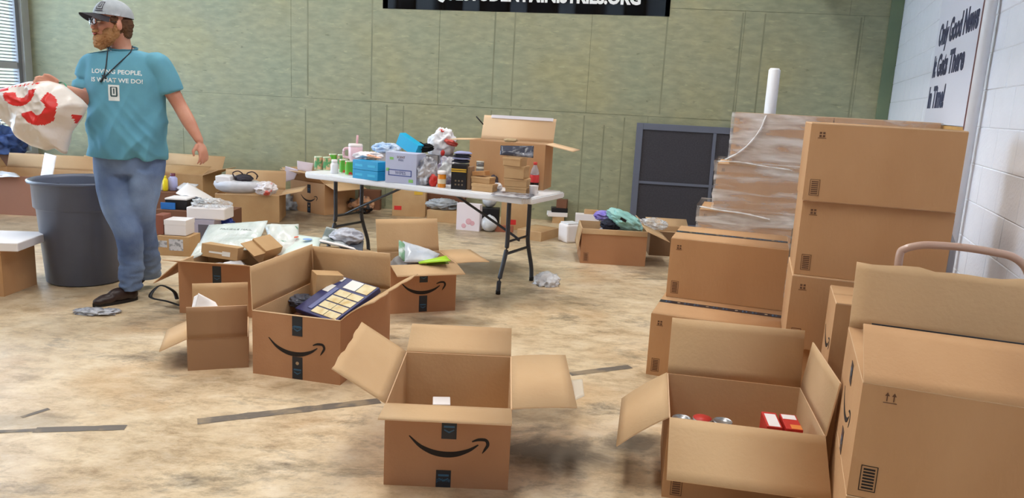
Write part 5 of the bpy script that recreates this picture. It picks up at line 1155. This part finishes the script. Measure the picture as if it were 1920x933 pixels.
# cap
CAPG = mat('cap_grey', (176, 182, 188), .85, (160, 166, 174), 20, .1); CAPD = mat('cap_dark', (70, 66, 74), .8)
bm = B(); ctmp = B(); ell(ctmp, (0, 0, 0), (.112, .094, .100), sub=4)
bmesh.ops.bisect_plane(ctmp, geom=list(ctmp.verts)+list(ctmp.edges)+list(ctmp.faces), plane_co=(0, 0, 0), plane_no=(0, 0, -1), clear_outer=True)
bmesh.ops.solidify(ctmp, geom=list(ctmp.faces), thickness=.003)
capM = HMs @ Matrix.Translation(Vector((-.008, 0, .048))) @ Matrix.Rotation(-.10, 4, 'Y')
capo = part('cap', xf(ctmp, capM), CAPG, man, world=True, smooth=True, label='grey baseball cap with a darker brim')
bm = B(); n = 14; g = []
for j in range(5):
    row = []
    for i in range(n+1):
        a = -1.15+2.3*i/n; r0, r1 = .100, .100+.075*cos(a*.9)**.6; r = r0+(r1-r0)*j/4; x = r*cos(a)*1.06; y = r*sin(a)*.86; row.append(bm.verts.new((x, y, .006-.9*y*y*4*.8-.012*j/4)))
    g.append(row)
for j in range(4):
    for i in range(n): bm.faces.new((g[j][i], g[j][i+1], g[j+1][i+1], g[j+1][i]))
bmesh.ops.solidify(bm, geom=list(bm.faces), thickness=.004)
part('brim', xf(bm, capM), CAPD, capo, world=True, smooth=True)
bm = B(); ell(bm, capM @ Vector((0, 0, .10)), (.008, .008, .005)); part('button', bm, CAPG, capo, world=True)
def on_cap(b):
    for v in b.verts:
        x, y = v.co.x, v.co.y; th = x/.095+.5; zz = .05+y; rr = math.sqrt(max(.01, 1-(zz/.1)**2)); v.co = capM @ Vector(((.113)*rr*cos(th)+v.co.z, .095*rr*sin(th), zz))
    return b
for dx, dy_, w_, h_ in ((-.020, .0, .005, .045), (.020, .0, .005, .045), (0, .021, .044, .005), (0, -.021, .044, .005), (-.007, .002, .005, .024), (.007, .002, .005, .024), (0, -.009, .018, .005), (0, -.032, .05, .006)):
    g = gridpatch(w_, h_, 3)
    for v in g.verts: v.co.x += dx; v.co.y += dy_; v.co.z = .0015
    part('emblem_bar', on_cap(g), CAPD, capo, world=True)
# lanyard, wristband, belt pouch
def chest(px, py):
    q = J(px, py, -.1); hit = bvh.ray_cast(q+FW*.4, -FW); return (hit[0]+FW*.006) if hit[0] is not None else q
bm = B(); tube(bm, smooth_path([J(203, 89, -.055), chest(199, 100), chest(199, 125), chest(196, 147)], 4), .0035, 6); tube(bm, smooth_path([J(248, 86, .0), chest(239, 97), chest(222, 118), chest(204, 138), chest(196, 147)], 4), .0035, 6); tube(bm, [chest(198, 142), chest(191, 154)], .006, 6); tube(bm, [chest(193, 141), chest(202, 147)], .004, 6)
part('lanyard', bm, mat('lanyard', (46, 48, 54), .7), man, world=True)
bm = B(); d_ = (W2-E2).normalized(); 
tube(bm, [W2+d_*.002, W2+d_*.014], .036, 16, cap=False); tube(bm, [W2+d_*.002, W2+d_*.014], .034, 16, cap=False); part('wristband', bm, mat('green_band', (60, 160, 120), .5), man, world=True)
bm = boxbm(-.012, -.02, -.06, .012, .02, .05, bev=.005, M=Matrix.Translation(J(172, 250, .0))); bpo = part('belt_pouch', bm, BLACK, man, world=True); part('red_grip', boxbm(-.011, -.015, .0, .011, .015, .05, bev=.005, M=Matrix.Translation(J(173, 242, .0)+Vector((0, 0, .0)))), mat('orange_grip', (206, 70, 44), .5), bpo, world=True)

# shopping bag in his hand
def bag_mat():
    m = bpy.data.materials.new('printed_bag'); m.use_nodes = True; nt = m.node_tree; b = nt.nodes['Principled BSDF']; b.inputs['Base Color'].default_value = lin((222, 214, 208))+(1,); b.inputs['Roughness'].default_value = .35
    tc = nt.nodes.new('ShaderNodeTexCoord'); n = nt.nodes.new('ShaderNodeTexNoise'); n.inputs['Scale'].default_value = 16; nt.links.new(tc.outputs['Object'], n.inputs[0]); bp = nt.nodes.new('ShaderNodeBump'); bp.inputs['Strength'].default_value = .5; bp.inputs['Distance'].default_value = .01; nt.links.new(n.outputs[0], bp.inputs['Height']); nt.links.new(bp.outputs[0], b.inputs['Normal']); return m
bag = thing('shopping_bag', 'white plastic shopping bag with red ring prints held out by the man', 'bag', J(90, 230, -.3))
outl = [(-22, 176), (0, 168), (30, 160), (58, 153), (92, 152), (120, 160), (150, 184), (163, 198), (152, 222), (134, 246), (126, 268), (122, 292), (112, 276), (88, 283), (62, 275), (40, 262), (30, 244), (8, 226), (-14, 206), (-26, 192)]
cx, cy = 72, 212; n = 120; rad = []
for i in range(n):
    a = 2*pi*i/n; d2 = (cos(a), sin(a)); best = 0
    for k in range(len(outl)):
        x1, y1 = outl[k][0]-cx, outl[k][1]-cy; x2, y2 = outl[(k+1) % len(outl)][0]-cx, outl[(k+1) % len(outl)][1]-cy
        den = d2[0]*(y2-y1)-d2[1]*(x2-x1)
        if abs(den) < 1e-9: continue
        t = (x1*(y2-y1)-y1*(x2-x1))/den; s = (x1*d2[1]-y1*d2[0])/den
        if t > 0 and -.001 <= s <= 1.001: best = max(best, t)
    rad.append(best)
bm = B(); sh_ = []; C0 = J(cx, cy, -.30); uxv = (J(cx+10, cy, -.30)-C0)/10; uyv = (J(cx, cy+10, -.30)-C0)/10
def bagpt(i, t, side):
    a = 2*pi*i/n; r = rad[i % n]*t; x, y = cos(a)*r, sin(a)*r; p = C0+uxv*x+uyv*y
    th = .13*math.sqrt(max(0, 1-t**2.2)); f = (ridge(p, 4.5, 3)*.8+ridge(p, 9, 8)*.5+ridge(p, 21, 5)*.14)
    return p+Vector((.05, -1, .1)).normalized()*side*(th*.8+f*.050*(1-t**6)), x+cx, y+cy
rings_ = []
K = 46
def redat(x, y):
    def seg(cx_, cy_, r0, r1, a0, a1, sx_=1.0):
        dx, dy_ = (x-cx_)/sx_, y-cy_; r = math.hypot(dx, dy_); a = math.degrees(math.atan2(dy_, dx)) % 360
        return r0 < r < r1 and ((a0 <= a <= a1) if a0 <= a1 else (a >= a0 or a <= a1))
    return seg(60, 176, 11, 27, 350, 175, 1.05) or seg(98, 206, 13, 31, 285, 160, 1.0) or (146 < x < 156 and 212 < y < 246) or seg(20, 172, 0, 5, 0, 360, 3) or (abs((y-162)+(x-62)*.12) < 2.2 and 24 < x < 88 and int(x/4) % 2 == 0)
vsf = []
for side in (1, -1):
    cv = bm.verts.new(bagpt(0, 0, side)[0]); prev = None; rows2 = []
    for k in range(1, K+1):
        if k == K and side == -1: row = vsf; 
        else: row = [bm.verts.new(bagpt(i, k/K, side)[0]) for i in range(n)]
        if k == K and side == 1: vsf = row
        for i in range(n):
            j = (i+1) % n
            q = (cv, row[i], row[j]) if prev is None else (prev[i], row[i], row[j], prev[j])
            if side == 1: q = q[::-1]
            f = bm.faces.new(q); f.smooth = True
            if side == 1: _, x, y = bagpt(i+.5 if False else i, (k-.5)/K, 1); f.material_index = 1 if redat(x, y) else 0
        prev = row
part('bag_body', bm, [bag_mat(), mat('bag_red', (208, 44, 40), .4)], bag, world=True)
